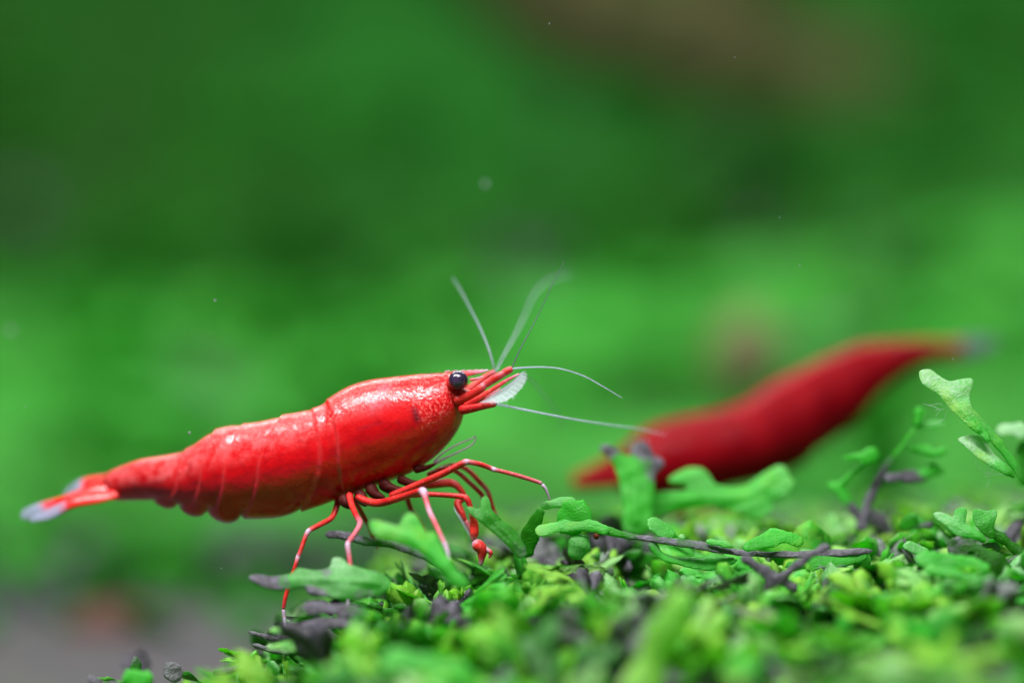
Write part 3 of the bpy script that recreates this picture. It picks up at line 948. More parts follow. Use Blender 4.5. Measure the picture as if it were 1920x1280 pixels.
bx, by = np.linspace(-14, 14, 120), np.linspace(10.5, 24.0, 80)
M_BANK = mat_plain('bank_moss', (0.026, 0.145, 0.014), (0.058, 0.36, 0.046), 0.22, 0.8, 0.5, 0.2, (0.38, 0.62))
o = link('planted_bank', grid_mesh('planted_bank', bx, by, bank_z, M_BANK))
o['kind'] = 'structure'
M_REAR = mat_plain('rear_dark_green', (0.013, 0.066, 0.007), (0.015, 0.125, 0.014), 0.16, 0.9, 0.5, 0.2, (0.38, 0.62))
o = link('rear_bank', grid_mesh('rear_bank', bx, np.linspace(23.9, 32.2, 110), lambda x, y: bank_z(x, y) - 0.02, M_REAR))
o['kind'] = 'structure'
pts, sc, ti, pu, fr, top = [], [], [], [], [], []
for i in range(480):
    y = 11.5 + 20 * rng.random() ** 0.75
    x = rng.uniform(-3.6, 3.6) * (D + y) / D
    pts.append((x, y))
    sc.append(rng.uniform(1.6, 2.6))
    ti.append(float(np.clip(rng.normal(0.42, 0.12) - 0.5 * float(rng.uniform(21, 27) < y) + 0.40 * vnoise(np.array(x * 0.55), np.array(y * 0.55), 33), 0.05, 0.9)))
    pu.append(0.9 if rng.random() < 0.06 else 0.0)
    fr.append(0.0)
    top.append(float(bank_z(np.array(x), np.array(y))) + rng.uniform(0.1, 0.5))
for i in range(320):                              # tufts creeping onto the gravel in front of the bank
    y = 13.0 - abs(rng.normal(0, 2.6))
    x = rng.uniform(-3.2, 0.5) * (D + y) / D
    pts.append((x, y))
    sc.append(rng.uniform(1.3, 2.4))
    ti.append(float(rng.uniform(0.15, 0.5)))
    pu.append(0.9 if rng.random() < 0.45 else 0.0)
    fr.append(0.0)
    top.append(-1.84 + rng.uniform(0.05, 0.55) * min(1.0, max(0.3, (y - 7) / 4)))
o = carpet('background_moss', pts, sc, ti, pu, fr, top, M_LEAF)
o['label'] = 'soft blurred green moss covering the bank far behind the shrimps'
o['category'] = 'moss'
o['kind'] = 'stuff'

# driftwood across the upper right, far out of focus
M_WOOD = mat_plain('driftwood_brown', (0.060, 0.060, 0.022), (0.085, 0.078, 0.034), 1.2, 0.85, 0.6, 0.1)
rows = [list(P(*q[:3])) + [q[3]] for q in [(900, -260, 32, 0.9), (1040, -40, 31.2, 0.85), (1220, 60, 30.8, 0.8), (1430, 130, 30.4, 0.75), (1620, 180, 30.2, 0.6), (1760, 230, 29.9, 0.4)]]
s = catmull(rows, 60)
tt = np.linspace(0, 1, 60)
v, f = sweep(s[:, :3], s[:, 3] * (1 + 0.12 * np.sin(tt * 23) + 0.08 * np.sin(tt * 51 + 1)), None, 24)
v += 0.06 * np.sin(v[:, [1, 2, 0]] * 5)
wood = empty('driftwood', P(1250, 110, 30))
tag(wood, 'brown driftwood branch slanting across the blurred upper right background', 'driftwood')
link('branch', Geo().add(v, f).mesh('branch', M_WOOD), wood)
rows = [list(P(*q[:3])) + [q[3]] for q in [(1250, 75, 30.8, 0.6), (1330, -20, 31, 0.55), (1420, -140, 31, 0.5)]]
s = catmull(rows, 30)
v, f = sweep(s[:, :3], s[:, 3], None, 20)
link('side_branch', Geo().add(v + 0.05 * np.sin(v[:, [1, 2, 0]] * 5), f).mesh('side_branch', M_WOOD), wood)


def stone(name, c, r, mat, seed, label):
    n, m = 24, 14
    rr = np.random.default_rng(seed)
    ph = rr.uniform(0, 6, 6)
    v, f = [], []
    for i in range(m + 1):
        la = math.pi * i / m
        for j in range(n):
            lo = 2 * math.pi * j / n
            d = np.array([math.sin(la) * math.cos(lo), math.sin(la) * math.sin(lo), math.cos(la)])
            k = 1 + 0.10 * math.sin(3 * d[0] + ph[0]) + 0.08 * math.sin(4 * d[1] + ph[1]) + 0.05 * math.sin(7 * d[2] + ph[2])
            v.append(d * k * np.array(r))
    for i in range(m):
        for j in range(n):
            k = (j + 1) % n
            f.append((i * n + j, (i + 1) * n + j, (i + 1) * n + k, i * n + k))
    o = link(name, Geo().add(v, f).mesh(name, mat))
    o.location = c
    tag(o, label, 'pebble')
    return o


M_RED_STONE = mat_plain('red_pebble', (0.085, 0.040, 0.033), (0.115, 0.052, 0.042), 2.0, 0.7)
M_BROWN_STONE = mat_plain('brown_pebble', (0.14, 0.16, 0.06), (0.20, 0.19, 0.09), 2.0, 0.7)
stone('pebble', P(225, 1185, 7.4), (0.36, 0.32, 0.20), M_RED_STONE, 1, 'blurred reddish pebble on the gravel at the lower left')
stone('pebble', P(1400, 665, 13.0), (0.30, 0.3, 0.32), M_BROWN_STONE, 2, 'blurred round brown pebble above the back of the far shrimp')

# ------------------------------------------------------------------ shrimps
def shrimp_body(stn, Yc, bounds, name, flip=1, rings=420, nn=84, sp_fn=None, lower=0.86):
    """stn rows: (Tx,Ty,Bx,By,halfwidth px); Yc: function of px -> centre depth. Returns Geo of one continuous body."""
    rows = []
    for (tx, ty, bx_, by_, hw) in stn:
        mx = (tx + bx_) / 2
        y = Yc(mx)
        rows.append(list(P(tx, ty, y)) + list(P(bx_, by_, y)) + [hw * PX * (D + y) / D, mx])
    s = catmull(rows, rings)
    T, Bt, hw = s[:, :3], s[:, 3:6], s[:, 6]
    C = (T + Bt) / 2
    up = (T - Bt) / 2
    ax = np.gradient(C, axis=0)
    ax /= np.linalg.norm(ax, axis=1)[:, None]
    lat = np.cross(ax, up / np.linalg.norm(up, axis=1)[:, None])
    lat /= np.linalg.norm(lat, axis=1)[:, None]
    lat[lat[:, 1] > 0] *= -1                      # towards the camera at theta = 90 deg
    th = np.linspace(0, 2 * math.pi, nn, endpoint=False)
    cs, sn = np.cos(th), np.sin(th)
    prof = np.where(cs > 0, np.abs(sn) ** 0.92, np.abs(sn) ** (lower)) * np.sign(sn)
    # the flanks taper towards the belly
    prof = prof * np.where(cs < 0, 1 - 0.22 * cs ** 2, 1 - 0.06 * cs ** 2)
    v = C[:, None, :] + up[:, None, :] * cs[None, :, None] + lat[:, None, :] * (hw[:, None] * prof[None, :])[:, :, None]
    kk = (D + v[:, :, 1]) / D
    px = v[:, :, 0] / PX / kk + 960
    vv = np.broadcast_to(cs, px.shape)
    off = np.zeros_like(px)
    seam = np.zeros_like(px)
    for i, (bt, bm, bb, amp) in enumerate(bounds):
        x0 = np.where(vv > 0, bm + (bt - bm) * vv ** 1.5 * 1.0, bm + (bb - bm) * np.abs(vv) ** 2)
        d = (px - x0) * flip                       # positive: in front of this seam
        off += amp * np.exp(-np.clip(d, 0, None) / 26.0) * smooth(-2.5, 1.5, d)
        off -= (0.12 if i == 0 else 0.40) * amp * np.exp(-(np.clip(-d, 0, None) / 9.0) ** 2) * smooth(1.5, -2.5, d)
        seam = np.maximum(seam, np.exp(-(d / 4.0) ** 2))
        # notch of the side plates along the belly edge
    bbs = sorted(b[2] for b in bounds[1:])
    for lo_, hi_ in zip(bbs[:-1], bbs[1:]):
        tq = np.clip((px - lo_) / (hi_ - lo_), 0, 1)
        ins = ((px > lo_) & (px < hi_)).astype(float)
        amp = 20.0 if (hi_ - lo_) < 80 else 9.0
        off += ins * (amp * np.sqrt(np.sin(math.pi * tq) + 1e-6) - amp * 0.55) * smooth(-0.62, -0.96, vv)
    dirn = v - C[:, None, :]
    ln = np.linalg.norm(dirn, axis=2, keepdims=True)
    v = v + dirn / (ln + 1e-9) * (off * PX)[:, :, None]
    att = sp_fn(px, vv, seam) if sp_fn else dict(spk=np.zeros_like(px), pink=np.zeros_like(px), dark=np.zeros_like(px))
    f = []
    for i in range(rings - 1):
        for j in range(nn):
            k = (j + 1) % nn
            f.append((i * nn + j, i * nn + k, (i + 1) * nn + k, (i + 1) * nn + j))
    f.append(tuple(reversed(range(nn))))
    f.append(tuple((rings - 1) * nn + j for j in range(nn)))
    g = Geo()
    g.add(v.reshape(-1, 3), f, **{k: a.reshape(-1) for k, a in att.items()})
    return g


STN = [(192, 897, 206, 935, 12), (202, 886, 225, 938, 20), (220, 877, 250, 937, 27), (260, 862, 290, 937, 33), (300, 855, 322, 944, 38),
       (340, 847, 352, 954, 43), (368, 834, 385, 961, 49), (398, 812, 412, 967, 56), (430, 800, 440, 971, 62),
       (470, 795, 480, 968, 64), (520, 783, 530, 964, 67), (570, 771, 580, 953, 68), (598, 763, 616, 942, 69),
       (616, 750, 648, 930, 71), (650, 727, 690, 915, 76), (690, 713, 730, 902, 79), (740, 706, 772, 885, 78),
       (790, 701, 808, 862, 69), (825, 699, 840, 832, 57), (848, 701, 860, 803, 43), (860, 712, 868, 782, 29), (866, 728, 870, 768, 17)]


def Yfront(x):
    return float(np.interp(x, [30, 200, 400, 600, 870, 1100], [1.05, 0.78, 0.45, 0.24, 0.18, 0.2]))


BOUNDS = [(612, 634, 648, 3.2), (585, 600, 565, 2.6), (528, 484, 455, 3.8), (455, 420, 390, 3.8), (402, 376, 335, 3.8), (348, 332, 285, 3.4)]


def sp_front(px, v, seam):
    car = smooth(608, 618, px)
    lim = np.interp(px, [600, 680, 720, 770, 790, 850, 870], [0.45, 0.42, 0.52, 0.35, -0.30, -0.28, -0.2])
    spk = car * smooth(lim - 0.06, lim + 0.12, v)
    spk = np.maximum(spk, (1 - car) * smooth(0.35, 0.75, v) * 0.85)
    lim2 = np.interp(px, [200, 300, 400, 520, 600, 620], [-0.05, 0.05, 0.20, 0.30, 0.35, 0.6])
    pink = (1 - car) * smooth(lim2 - 0.18, lim2 + 0.25, v)
    pink = np.maximum(pink, car * smooth(0.25, 0.5, v) * smooth(760, 640, px) * 0.45)
    # dark gut and gill marks seen through the shell
    yv = v
    dark = 0.75 * np.exp(-((px - 779 - (v - 0.15) * -22) / 6.5) ** 2) * smooth(-0.12, 0.0, yv) * smooth(0.36, 0.22, yv)
    gl = np.interp(px, [655, 700, 740, 765], [0.13, 0.16, 0.10, 0.0])
    dark = np.maximum(dark, 0.35 * np.exp(-((v - gl) / 0.018) ** 2) * smooth(655, 680, px) * smooth(768, 750, px))
    dark = np.maximum(dark, 0.8 * np.exp(-((px - 806) / 9) ** 2) * smooth(0.955, 0.985, v))
    gt = np.interp(px, [618, 655, 700, 740, 765, 790], [0.0, 0.05, 0.13, 0.08, -0.05, -0.1])
    upper = car * smooth(gt - 0.02, gt + 0.05, v)
    upper = np.maximum(upper, (1 - car) * smooth(-0.1, 0.4, v) * 0.5)
    clear = np.exp(-((px - 703) / 22) ** 2 - ((v - 0.55) / 0.16) ** 2)
    clear = np.maximum(clear, 0.8 * np.exp(-((px - 722) / 16) ** 2 - ((v - 0.78) / 0.1) ** 2))
    rim = seam * smooth(0.55, 0.1, v)
    return dict(spk=spk, pink=pink, dark=np.clip(dark, 0, 1), upper=upper, clear=np.clip(clear, 0, 1), rim=np.clip(rim, 0, 1))


def limb(rows, n=None, sides=10, bead=0.0, y0=0.0):
    """rows: (px,py,Y,width_px,pale)"""
    data = [list(P(q[0], q[1], q[2])) + [q[3] * PX * (D + q[2]) / D / 2, q[4] if len(q) > 4 else 0.0] for q in rows]
    n = n or max(24, len(rows) * 9)
    # smooth but tight interpolation so joints stay visible
    s = catmull(data, n)
    r = np.maximum(s[:, 3], 0.0012)
    if bead:
        r = r * (1 + bead * np.sin(np.arange(n) * math.pi * 0.66))
    v, f = sweep(s[:, :3], r, None, sides, np.array([0.05, -1, 0.12]))
    g = Geo()
    g.add(v, f, pale=np.repeat(np.clip(s[:, 4], 0, 1), sides))
    return g


def thin(rows, k=0.52):
    return [(q[0], q[1], q[2], q[3] * k) for q in rows]


def ball(c, r, n=32, m=20, squash=(1, 1, 1)):
    v, f = [], []
    for i in range(m + 1):
        la = math.pi * i / m
        for j in range(n):
            lo = 2 * math.pi * j / n
            v.append(np.array(c) + np.array([math.sin(la) * math.cos(lo) * squash[0], math.sin(la) * math.sin(lo) * squash[1], math.cos(la) * squash[2]]) * r)
    for i in range(m):
        for j in range(n):
            k = (j + 1) % n
            f.append((i * n + j, (i + 1) * n + j, (i + 1) * n + k, i * n + k))
    return v, f


def blade(rows, thick=0.012, n=40, sides=16, up=(0.0, -1.0, 0.35), ridge=0.0):
    """flattened fin: rows (px,py,Y,width_px,pale)"""
    data = [list(P(q[0], q[1], q[2])) + [q[3] * PX * (D + q[2]) / D / 2, q[4]] for q in rows]
    s = catmull(data, n)
    r = np.maximum(s[:, 3], 0.003)
    v, f = sweep(s[:, :3], r, np.minimum(r * 0.5, thick), sides, np.array(up))
    g = Geo()
    g.add(v, f, pale=np.repeat(np.clip(s[:, 4], 0, 1), sides))
    return g


# ---- front shrimp
sh = empty('red_shrimp', P(660, 1110, 0.1))
tag(sh, 'sharp bright red shrimp in profile facing right, standing on the moss', 'shrimp')
link('body', shrimp_body(STN, Yfront, BOUNDS, 'body', 1, sp_fn=sp_front).mesh('body', M_SHELL), sh)

# eyes on short stalks
ey = link('eye', Geo().add(*ball(P(859, 713, 0.055), 18.5 * PX)).mesh('eye', M_EYE), sh)
link('eye_stalk', limb([(842, 722, 0.12, 26), (852, 717, 0.08, 26), (858, 714, 0.06, 24)]).mesh('eye_stalk', M_LIMB), ey)
ey = link('eye', Geo().add(*ball(P(859, 715, 0.33), 18.5 * PX)).mesh('eye', M_EYE), sh)
link('eye_stalk', limb([(842, 722, 0.24, 26), (852, 717, 0.28, 26), (858, 714, 0.32, 24)]).mesh('eye_stalk', M_LIMB), ey)
# rostrum with small teeth
ro = link('rostrum', blade([(780, 712, 0.18, 8, 0), (845, 704, 0.17, 14, 0), (878, 700, 0.15, 11, 0.1), (900, 697, 0.14, 7, 0.4), (917, 693, 0.13, 2, 1.0)], 0.010).mesh('rostrum', M_LIMB), sh)
for i, x in enumerate((838, 852, 866, 878, 889, 899)):
    y = 697 - 0.03 * (x - 838)
    link('tooth', limb([(x - 5, y + 1, 0.16, 4, 0.2), (x + 1, y - 1, 0.16, 3, 0.6), (x + 7, y - 2.5, 0.16, 1, 1.0)], 10, 6).mesh('tooth', M_LIMB), ro)
link('tooth', limb([(880, 712, 0.14, 6, 0.2), (893, 710, 0.13, 5, 0.4), (908, 705, 0.13, 1.5, 1.0)], 14, 8).mesh('tooth', M_LIMB), ro)

# antennules: peduncle + two whips each
a1 = link('antennule', limb([(852, 752, 0.08, 18), (880, 742, 0.05, 17), (900, 729, 0.03, 16), (908, 722, 0.03, 14, 0.25), (912, 719, 0.03, 15, 0.1),
                             (930, 708, 0.02, 15), (944, 700, 0.02, 13, 0.2), (948, 697, 0.02, 14), (962, 690, 0.02, 12, 0.1)], 80, 14).mesh('antennule', M_LIMB), sh)
link('whip', limb(thin([(958, 694, 0.02, 5), (964, 680, 0.02, 5), (975, 655, 0.03, 4.6), (995, 618, 0.05, 4.0), (1015, 578, 0.07, 3.2), (1035, 535, 0.08, 2.6), (1058, 489, 0.10, 1.6)]), 150, 8, 0.16).mesh('whip', M_FEELER_D), a1)
link('whip', limb(thin([(960, 691, 0.0, 6), (980, 689, 0.0, 6), (1020, 688, -0.01, 5.6), (1055, 692, -0.02, 5.4), (1095, 705, -0.02, 5), (1130, 724, -0.03, 4.2), (1167, 746, -0.03, 2.6)]), 170, 8, 0.22).mesh('whip', M_FEELER), a1)
a2 = link('antennule', limb([(862, 742, 0.30, 16), (890, 722, 0.33, 15), (912, 706, 0.35, 13), (930, 696, 0.36, 11, 0.3)], 50, 12).mesh('antennule', M_LIMB), sh)
link('whip', limb(thin([(928, 697, 0.36, 7), (924, 680, 0.34, 7), (915, 650, 0.36, 6.4), (898, 610, 0.45, 5.6), (880, 575, 0.60, 4.8), (864, 545, 0.75, 4), (848, 520, 0.9, 3)]), 120, 8, 0.1).mesh('whip', M_FEELER), a2)
link('whip', limb(thin([(930, 697, 0.40, 6), (945, 665, 0.65, 6), (965, 630, 0.9, 5.6), (982, 595, 1.15, 5.2), (1000, 555, 1.35, 5), (1025, 528, 1.6, 4.6), (1070, 512, 1.85, 4)]), 120, 8).mesh('whip', M_FEELER), a2)

# antennal scale (leaf shaped) with fringe
sc_ = link('antennal_scale', blade([(868, 760, 0.05, 8, 0), (890, 750, 0.02, 10, 0), (920, 732, 0.0, 9, 0), (950, 713, -0.01, 7, 0.1), (975, 700, -0.01, 4, 0.5)], 0.012).mesh('antennal_scale', M_LIMB), sh)
outline = [((898, 757), (906, 754)), ((905, 752), (930, 755)), ((915, 745), (945, 753)), ((928, 737), (958, 746)), ((940, 729), (969, 737)), ((952, 721), (978, 726)), ((962, 713), (985, 715)), ((970, 706), (988, 704)), ((976, 700), (986, 698))]
g = Geo()
no = len(outline)
tops = catmull([P(*a, 0.04) for a, b in outline], 40)
ends = catmull([P(*b, -0.07) for a, b in outline], 40)
mv, mf = [], []
for s_ in (0.004, -0.004):
    for i in range(40):
        for u in np.linspace(0, 1, 8):
            q = tops[i] * (1 - u) + ends[i] * u
            mv.append(q + np.array([0, s_ + 0.006 * math.sin(i * 1.9), 0]))
for sidx in range(2):
    for i in range(39):
        for j in range(7):
            a = sidx * 320 + i * 8 + j
            q = (a, a + 1, a + 9, a + 8)
            mf.append(q if sidx else q[::-1])
link('membrane', Geo().add(mv, mf, pale=1.0).mesh('membrane', M_SCALE), sc_)
g = Geo()
for i in range(0, 40, 1):
    a, b = tops[i], ends[i]
    mid = (a + b) / 2 + np.array([0, -0.012, 0.006])
    tip = b + (b - a) * rng.uniform(-0.02, 0.22) + np.array([0, 0, rng.uniform(-0.012, 0.012)])
    b = b + np.array([0, 0, rng.uniform(-0.008, 0.008)])
    s = catmull([list(a), list(mid), list(b), list(tip)], 14)
    v, f = sweep(s, np.linspace(0.0026, 0.0008, 14), None, 6)
    g.add(v, f)
fr = link('fringe', g.mesh('fringe', M_SCALE), sc_)
fr['kind'] = 'stuff'

# long antennae
an = link('antenna', limb([(862, 768, 0.08, 22), (885, 765, 0.03, 17), (905, 761, 0.0, 14), (925, 757, 0.0, 13), (932, 756, 0.0, 11, 0.7)], 50, 14).mesh('antenna', M_LIMB), sh)
link('whip', limb(thin([(930, 757, 0.0, 10), (945, 760, -0.02, 9.5), (980, 767, -0.06, 8), (1030, 777, -0.14, 7), (1090, 788, -0.32, 5.4), (1150, 797, -0.5, 4.6), (1200, 804, -0.66, 3.6), (1250, 815, -0.85, 2.0)]), 120, 8).mesh('whip', M_FEELER), an)
an = link('antenna', limb([(868, 764, 0.30, 18), (900, 752, 0.35, 14), (940, 730, 0.40, 10, 0.5)], 40, 12).mesh('antenna', M_LIMB), sh)
link('whip', limb(thin([(940, 730, 0.4, 5), (985, 708, 0.6, 5), (1010, 728, 0.8, 5), (1035, 760, 1.0, 4.6), (1058, 800, 1.2, 4)]), 80, 8).mesh('whip', M_FEELER_D), an)

# dark red lower face and mouthparts
link('face_plate', limb([(830, 742, 0.16, 60), (856, 746, 0.14, 54), (876, 748, 0.12, 40), (896, 742, 0.1, 24), (912, 734, 0.1, 14)], 40, 22).mesh('face_plate', M_LIMB), sh)
M_MOUTH = mat_plain('mouthpart_brown', (0.05, 0.003, 0.004), (0.10, 0.016, 0.012), 12, 0.5)
for q in ([(690, 908, 0.14, 26), (704, 926, 0.12, 20), (722, 932, 0.1, 5)], [(712, 902, 0.14, 26), (734, 916, 0.12, 20), (764, 918, 0.1, 5)],
          [(745, 895, 0.14, 20), (770, 905, 0.12, 14), (795, 904, 0.1, 5)], [(775, 880, 0.14, 18), (800, 876, 0.12, 10), (822, 866, 0.1, 3)],
          [(640, 930, 0.15, 26), (650, 942, 0.12, 22), (660, 950, 0.1, 12)], [(670, 920, 0.15, 26), (682, 938, 0.12, 20), (690, 945, 0.1, 12)]):
    link('mouthpart', limb(q, 24, 12).mesh('mouthpart', M_MOUTH), sh)
link('feeding_bristle', limb([(812, 866, 0.05, 5, 0.3), (832, 848, 0.0, 4), (860, 832, -0.02, 3.6), (884, 822, 0.0, 3.2), (890, 818, 0.0, 2.6)], 50, 8).mesh('feeding_bristle', M_BRISTLE), sh)
link('feeding_bristle', limb([(815, 868, 0.05, 9), (838, 857, 0.0, 5), (862, 846, -0.02, 4), (884, 834, -0.01, 3.6), (892, 822, 0.0, 3), (888, 816, 0.0, 2.4)], 50, 8).mesh('feeding_bristle', M_BRISTLE), sh)

# legs; rows are joint points, each leg one mesh and its claw a sub-part
LEGS = [
    # longest near leg reaching forward
    ([(730, 930, 0.1, 16), (770, 914, 0.05, 17), (825, 890, -0.02, 17), (866, 869, -0.05, 16), (874, 866, -0.05, 15, 0.9), (880, 866, -0.05, 13, 0.3), (900, 870, -0.04, 12.5),
      (919, 877, -0.02, 12, 0.2), (926, 880, -0.02, 12, 0.9), (935, 882, -0.02, 10, 0.2), (970, 891, 0, 10.5, 0.15), (1008, 903, 0.02, 9.5, 0.3), (1017, 907, 0.02, 9, 0.8)],
     [(1016, 907, 0.02, 8, 0.9), (1024, 918, 0.02, 6, 1), (1031, 938, 0.03, 3, 1)]),
    # near leg bending down towards the viewer
    ([(668, 930, 0.1, 16), (690, 940, 0.05, 19), (715, 942, 0.0, 19), (755, 931, -0.1, 18), (786, 921, -0.2, 17), (794, 922, -0.24, 18, 0.9), (799, 938, -0.28, 14, 0.15),
      (806, 960, -0.34, 13, 0.6), (818, 985, -0.42, 11.5, 0.15), (833, 1018, -0.5, 10.5, 0.35)],
     [(832, 1014, -0.5, 10, 0.7), (838, 1030, -0.52, 8, 0.9), (843, 1050, -0.54, 5, 1)]),
    # near claw leg
    ([(770, 928, 0.05, 14), (802, 926, 0.02, 13), (840, 928, 0.0, 13), (868, 931, -0.02, 14), (876, 936, -0.03, 15), (882, 950, -0.03, 13), (886, 966, -0.02, 15), (889, 985, 0.0, 21), (889, 1000, 0.0, 21),
      (887, 1010, 0.0, 12, 0.4), (886, 1014, 0.0, 9, 1)],
     [(886, 1014, 0.0, 9, 0.8), (894, 1020, 0.0, 22, 0), (903, 1030, 0.0, 22, 0), (903, 1046, 0.0, 13, 0.1), (901, 1060, 0.0, 6, 0.9)]),
    # far claw leg
    ([(760, 912, 0.25, 16), (805, 908, 0.25, 20), (845, 905, 0.25, 20), (862, 916, 0.24, 15), (870, 932, 0.24, 14), (858, 942, 0.22, 18), (866, 962, 0.2, 16), (873, 978, 0.2, 10)],
     [(872, 974, 0.2, 10, 0.2), (878, 986, 0.2, 9, 0.3), (884, 1000, 0.2, 4, 0.6)]),
    # two dark legs behind
    ([(800, 890, 0.32, 12), (832, 878, 0.32, 12), (856, 884, 0.30, 11), (880, 904, 0.28, 11), (902, 925, 0.27, 11), (905, 934, 0.27, 8, 0.5)],
     [(904, 930, 0.27, 8, 0.5), (908, 945, 0.27, 6, 0.7), (910, 962, 0.27, 3, 1)]),
    ([(820, 880, 0.40, 12), (850, 872, 0.40, 12), (876, 880, 0.38, 12), (900, 904, 0.36, 12), (914, 920, 0.35, 11, 0.2), (920, 938, 0.34, 10), (926, 958, 0.33, 10)],
     [(926, 956, 0.33, 9), (930, 968, 0.33, 6, 0.5), (932, 985, 0.33, 3, 0.8)]),
    # short far leg under the belly
    ([(760, 918, 0.35, 14), (764, 934, 0.35, 13), (770, 952, 0.36, 12), (773, 958, 0.36, 11, 0.7), (784, 972, 0.37, 10)],
     [(783, 970, 0.37, 9), (792, 986, 0.38, 7), (800, 1005, 0.38, 3, 0.7)]),
    # rearmost leg
    ([(634, 925, 0.22, 16), (632, 946, 0.2, 15), (622, 970, 0.15, 13), (600, 983, 0.1, 12.5), (583, 992, 0.07, 12, 0.1), (578, 996, 0.06, 11.5, 0.85), (572, 1008, 0.05, 11, 0.05),
      (562, 1036, 0.03, 10.5, 0.1), (559, 1043, 0.03, 10.5, 0.85), (555, 1056, 0.02, 9.5, 0.05), (545, 1088, 0.02, 10, 0), (536, 1116, 0.02, 10, 0), (531, 1142, 0.02, 9, 0.1)],
     [(531, 1141, 0.02, 7.5, 0.9), (533, 1158, 0.02, 6, 1), (536, 1186, 0.01, 3, 1)]),
    # pale middle leg
    ([(655, 925, 0.1, 17), (659, 945, 0.02, 15), (668, 966, -0.08, 14), (675, 980, -0.14, 14.5, 0.3), (668, 996, -0.2, 13, 0.3), (655, 1014, -0.26, 12.5, 0.25), (652, 1022, -0.28, 12.5, 0.75), (655, 1045, -0.3, 12, 0.25),
      (658, 1075, -0.32, 12, 0.2), (657, 1098, -0.33, 11, 0.3)],
     [(657, 1096, -0.33, 10, 0.5), (654, 1118, -0.34, 7, 0.9), (650, 1150, -0.34, 4, 1)]),
    # dark leg behind the pale one
    ([(662, 930, 0.28, 14), (672, 950, 0.28, 12), (685, 974, 0.3, 11.5), (689, 982, 0.3, 10, 0.6), (696, 998, 0.3, 10)],
     [(695, 996, 0.3, 9), (702, 1012, 0.3, 7, 0.3), (708, 1030, 0.3, 3, 0.8)]),
]
for rows, claw in LEGS:
    rows = [(q[0], q[1], q[2], q[3] * 0.79 * (1.10 if len(q) > 4 and q[4] > 0.6 else 1.0)) + tuple(q[4:]) for q in rows]
    l = link('leg', limb(rows, max(40, 12 * len(rows)), 12).mesh('leg', M_LIMB), sh)
    link('claw', limb(claw, 30, 10).mesh('claw', M_LIMB), l)
# second finger of the near claw
l = link('claw_finger', limb([(903, 1024, 0.0, 12), (912, 1030, 0.0, 10, 0.7), (920, 1036, 0.0, 9), (917, 1046, 0.0, 4, 0.5)], 24, 10).mesh('claw_finger', M_LIMB), sh)
# hairs on the far claw leg
g = Geo()
for i in range(26):
    x, y = 850 + i * 0.95, 948 + i * 1.7
    s = catmull([list(P(x, y, 0.18)), list(P(x + 3, y + 8, 0.17)), list(P(x + 8 + 3 * (i % 3), y + 17, 0.15))], 8)
    v, f = sweep(s, np.linspace(0.0028, 0.001, 8), None, 5)
    g.add(v, f)
o = link('leg_bristles', g.mesh('leg_bristles', M_SCALE), sh)
o['kind'] = 'stuff'

# tail fan
link('telson', blade([(225, 900, 0.78, 40, 0), (190, 912, 0.84, 34, 0), (150, 925, 0.9, 24, 0.1), (118, 936, 0.95, 18, 0.45), (95, 944, 0.98, 10, 0.8)], 0.02, up=(0.2, -0.6, 0.8)).mesh('telson', M_FIN), sh)
link('tail_fin', blade([(222, 898, 0.86, 34, 0), (190, 903, 0.95, 36, 0.0), (160, 908, 1.02, 34, 0.4), (140, 916, 1.06, 28, 0.9), (120, 928, 1.1, 14, 1.0)], 0.014, up=(0.1, -0.7, 0.5)).mesh('tail_fin', M_FIN), sh)
link('tail_fin', blade([(225, 918, 0.74, 26, 0), (185, 926, 0.72, 32, 0), (140, 937, 0.74, 26, 0.1), (100, 950, 0.78, 32, 0.4), (70, 958, 0.82, 30, 0.75), (38, 966, 0.86, 18, 1.0)], 0.012, up=(0.0, -0.9, 0.3)).mesh('tail_fin', M_FIN), sh)
link('tail_fin', blade([(228, 922, 0.70, 20, 0.0), (185, 933, 0.66, 22, 0.1), (135, 943, 0.66, 20, 0.3), (95, 962, 0.70, 24, 0.9), (55, 974, 0.74, 12, 1.0)], 0.010, up=(0.0, -0.8, 0.5)).mesh('tail_fin', M_FIN), sh)
link('tail_fin', blade([(224, 908, 0.9, 24, 0.0), (180, 916, 1.0, 26, 0.1), (140, 932, 1.1, 26, 0.6), (105, 944, 1.18, 18, 0.95)], 0.010, up=(0.1, -0.7, 0.6)).mesh('tail_fin', M_FIN), sh)

# ---- far shrimp, facing left, tail raised to the right
YB = 3.1


def Yback(x):
    return float(np.interp(x, [1060, 1400, 1880], [YB - 0.2, YB, YB + 0.9]))


STN2 = [(1772, 638, 1768, 668, 16), (1742, 636, 1736, 682, 24), (1700, 637, 1692, 704, 32), (1650, 640, 1646, 740, 42), (1600, 650, 1606, 788, 50), (1550, 671, 1560, 822, 54),
        (1490, 698, 1505, 866, 62), (1440, 726, 1450, 892, 66), (1400, 752, 1400, 908, 69), (1350, 768, 1345, 920, 72), (1290, 780, 1285, 932, 74),
        (1240, 792, 1235, 936, 68), (1205, 808, 1200, 935, 58), (1180, 828, 1178, 928, 44), (1162, 850, 1162, 916, 28), (1154, 866, 1154, 904, 16)]


def sp_back(px, v, seam):
    pink = smooth(0.1, 0.6, v) * 0.10
    return dict(spk=np.zeros_like(px), pink=pink, dark=np.zeros_like(px))


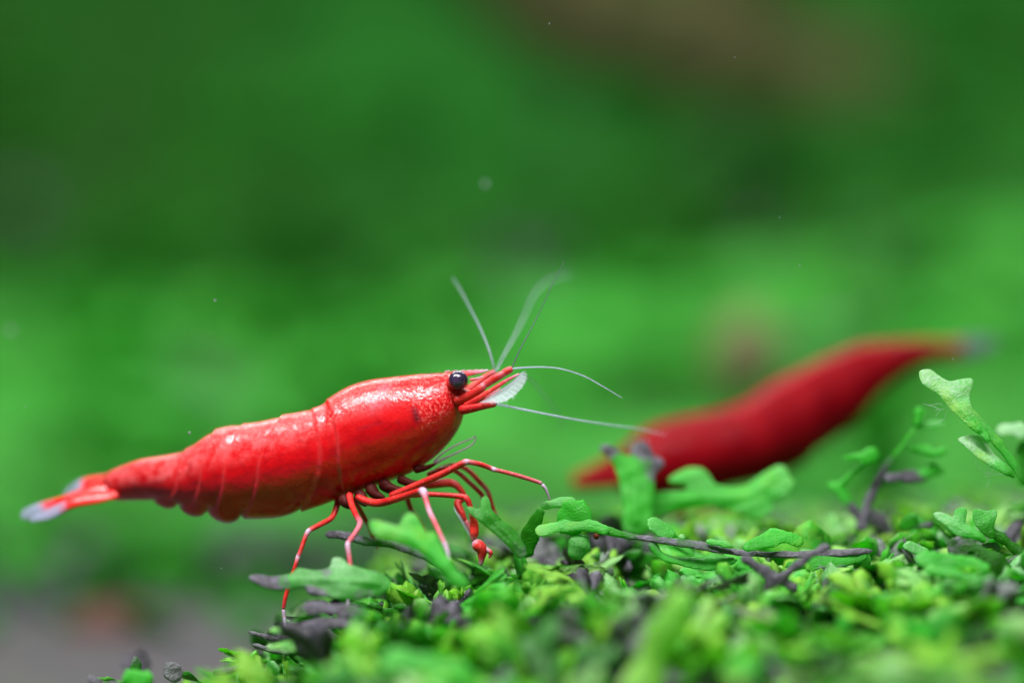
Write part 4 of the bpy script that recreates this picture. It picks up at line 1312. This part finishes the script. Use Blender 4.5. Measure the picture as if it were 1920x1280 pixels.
sb = empty('red_shrimp', P(1320, 985, YB))
tag(sb, 'out-of-focus dark red shrimp behind, facing left with its tail raised to the right', 'shrimp')
link('body', shrimp_body(STN2, Yback, [(1390, 1375, 1365, 3.5), (1470, 1450, 1440, 3.5), (1560, 1540, 1530, 3.5), (1630, 1620, 1615, 3.0)], 'body', -1, 220, 60, sp_back).mesh('body', M_SHELL_FAR), sb)
link('eye', Geo().add(*ball(P(1196, 846, YB - 0.25), 16 * PX * 1.2)).mesh('eye', M_EYE), sb)
link('rostrum', blade([(1190, 850, YB - 0.1, 40, 0), (1140, 872, YB - 0.1, 30, 0), (1090, 890, YB - 0.1, 14, 0.2)], 0.03).mesh('rostrum', M_SHELL_FAR), sb)
for dy, y0 in ((-0.3, 900), (0.1, 890)):
    a = link('antennule', limb([(1180, 890, YB + dy, 34), (1140, y0, YB + dy, 30), (1100, y0 + 4, YB + dy, 26), (1072, y0 + 6, YB + dy, 16)], 40, 12).mesh('antennule', M_SHELL_FAR), sb)
link('tail_fin', blade([(1745, 656, YB + .6, 30, 0), (1790, 650, YB + .7, 30, 0.3), (1830, 645, YB + .75, 32, 0.9), (1876, 640, YB + .8, 18, 1.0)], 0.03).mesh('tail_fin', M_FIN_FAR), sb)
link('tail_fin', blade([(1745, 660, YB + .8, 26, 0), (1790, 660, YB + .9, 30, 0.5), (1850, 652, YB + .95, 18, 1.0)], 0.03).mesh('tail_fin', M_FIN_FAR), sb)
for (x0, x1, x2, dy) in ((1230, 1215, 1225, -0.1), (1270, 1262, 1280, -0.15), (1310, 1318, 1340, -0.2), (1345, 1362, 1385, -0.15), (1290, 1285, 1300, 0.3), (1330, 1342, 1352, 0.3)):
    l = link('leg', limb([(x0, 915, YB + dy + 0.1, 20), (x1, 945, YB + dy, 17), (x2, 985, YB + dy, 13)], 30, 10).mesh('leg', M_SHELL_FAR), sb)

# ------------------------------------------------------------------ specks drifting in the water
g = Geo()
for (x, y, Yd, r) in ((910, 345, 1.6, 6), (403, 563, 0.25, 2.6), (355, 811, 0.2, 3), (48, 762, 0.05, 1.4), (415, 1065, 0.0, 1.5), (1378, 108, 0.0, 1.2), (1030, 45, 0.1, 1.4),
                      (1787, 673, 0.0, 1.5), (1500, 498, 0.1, 1.4), (1462, 408, 0.1, 1.2), (20, 620, 2.2, 7)):
    g.add(*ball(P(x, y, Yd), r * PX, 10, 7))
o = link('drifting_specks', g.mesh('drifting_specks', mat_clear('speck_grey', (0.35, 0.42, 0.42), 0.5)))
o['kind'] = 'stuff'
o['label'] = 'pale specks drifting in the water'
o['category'] = 'specks'
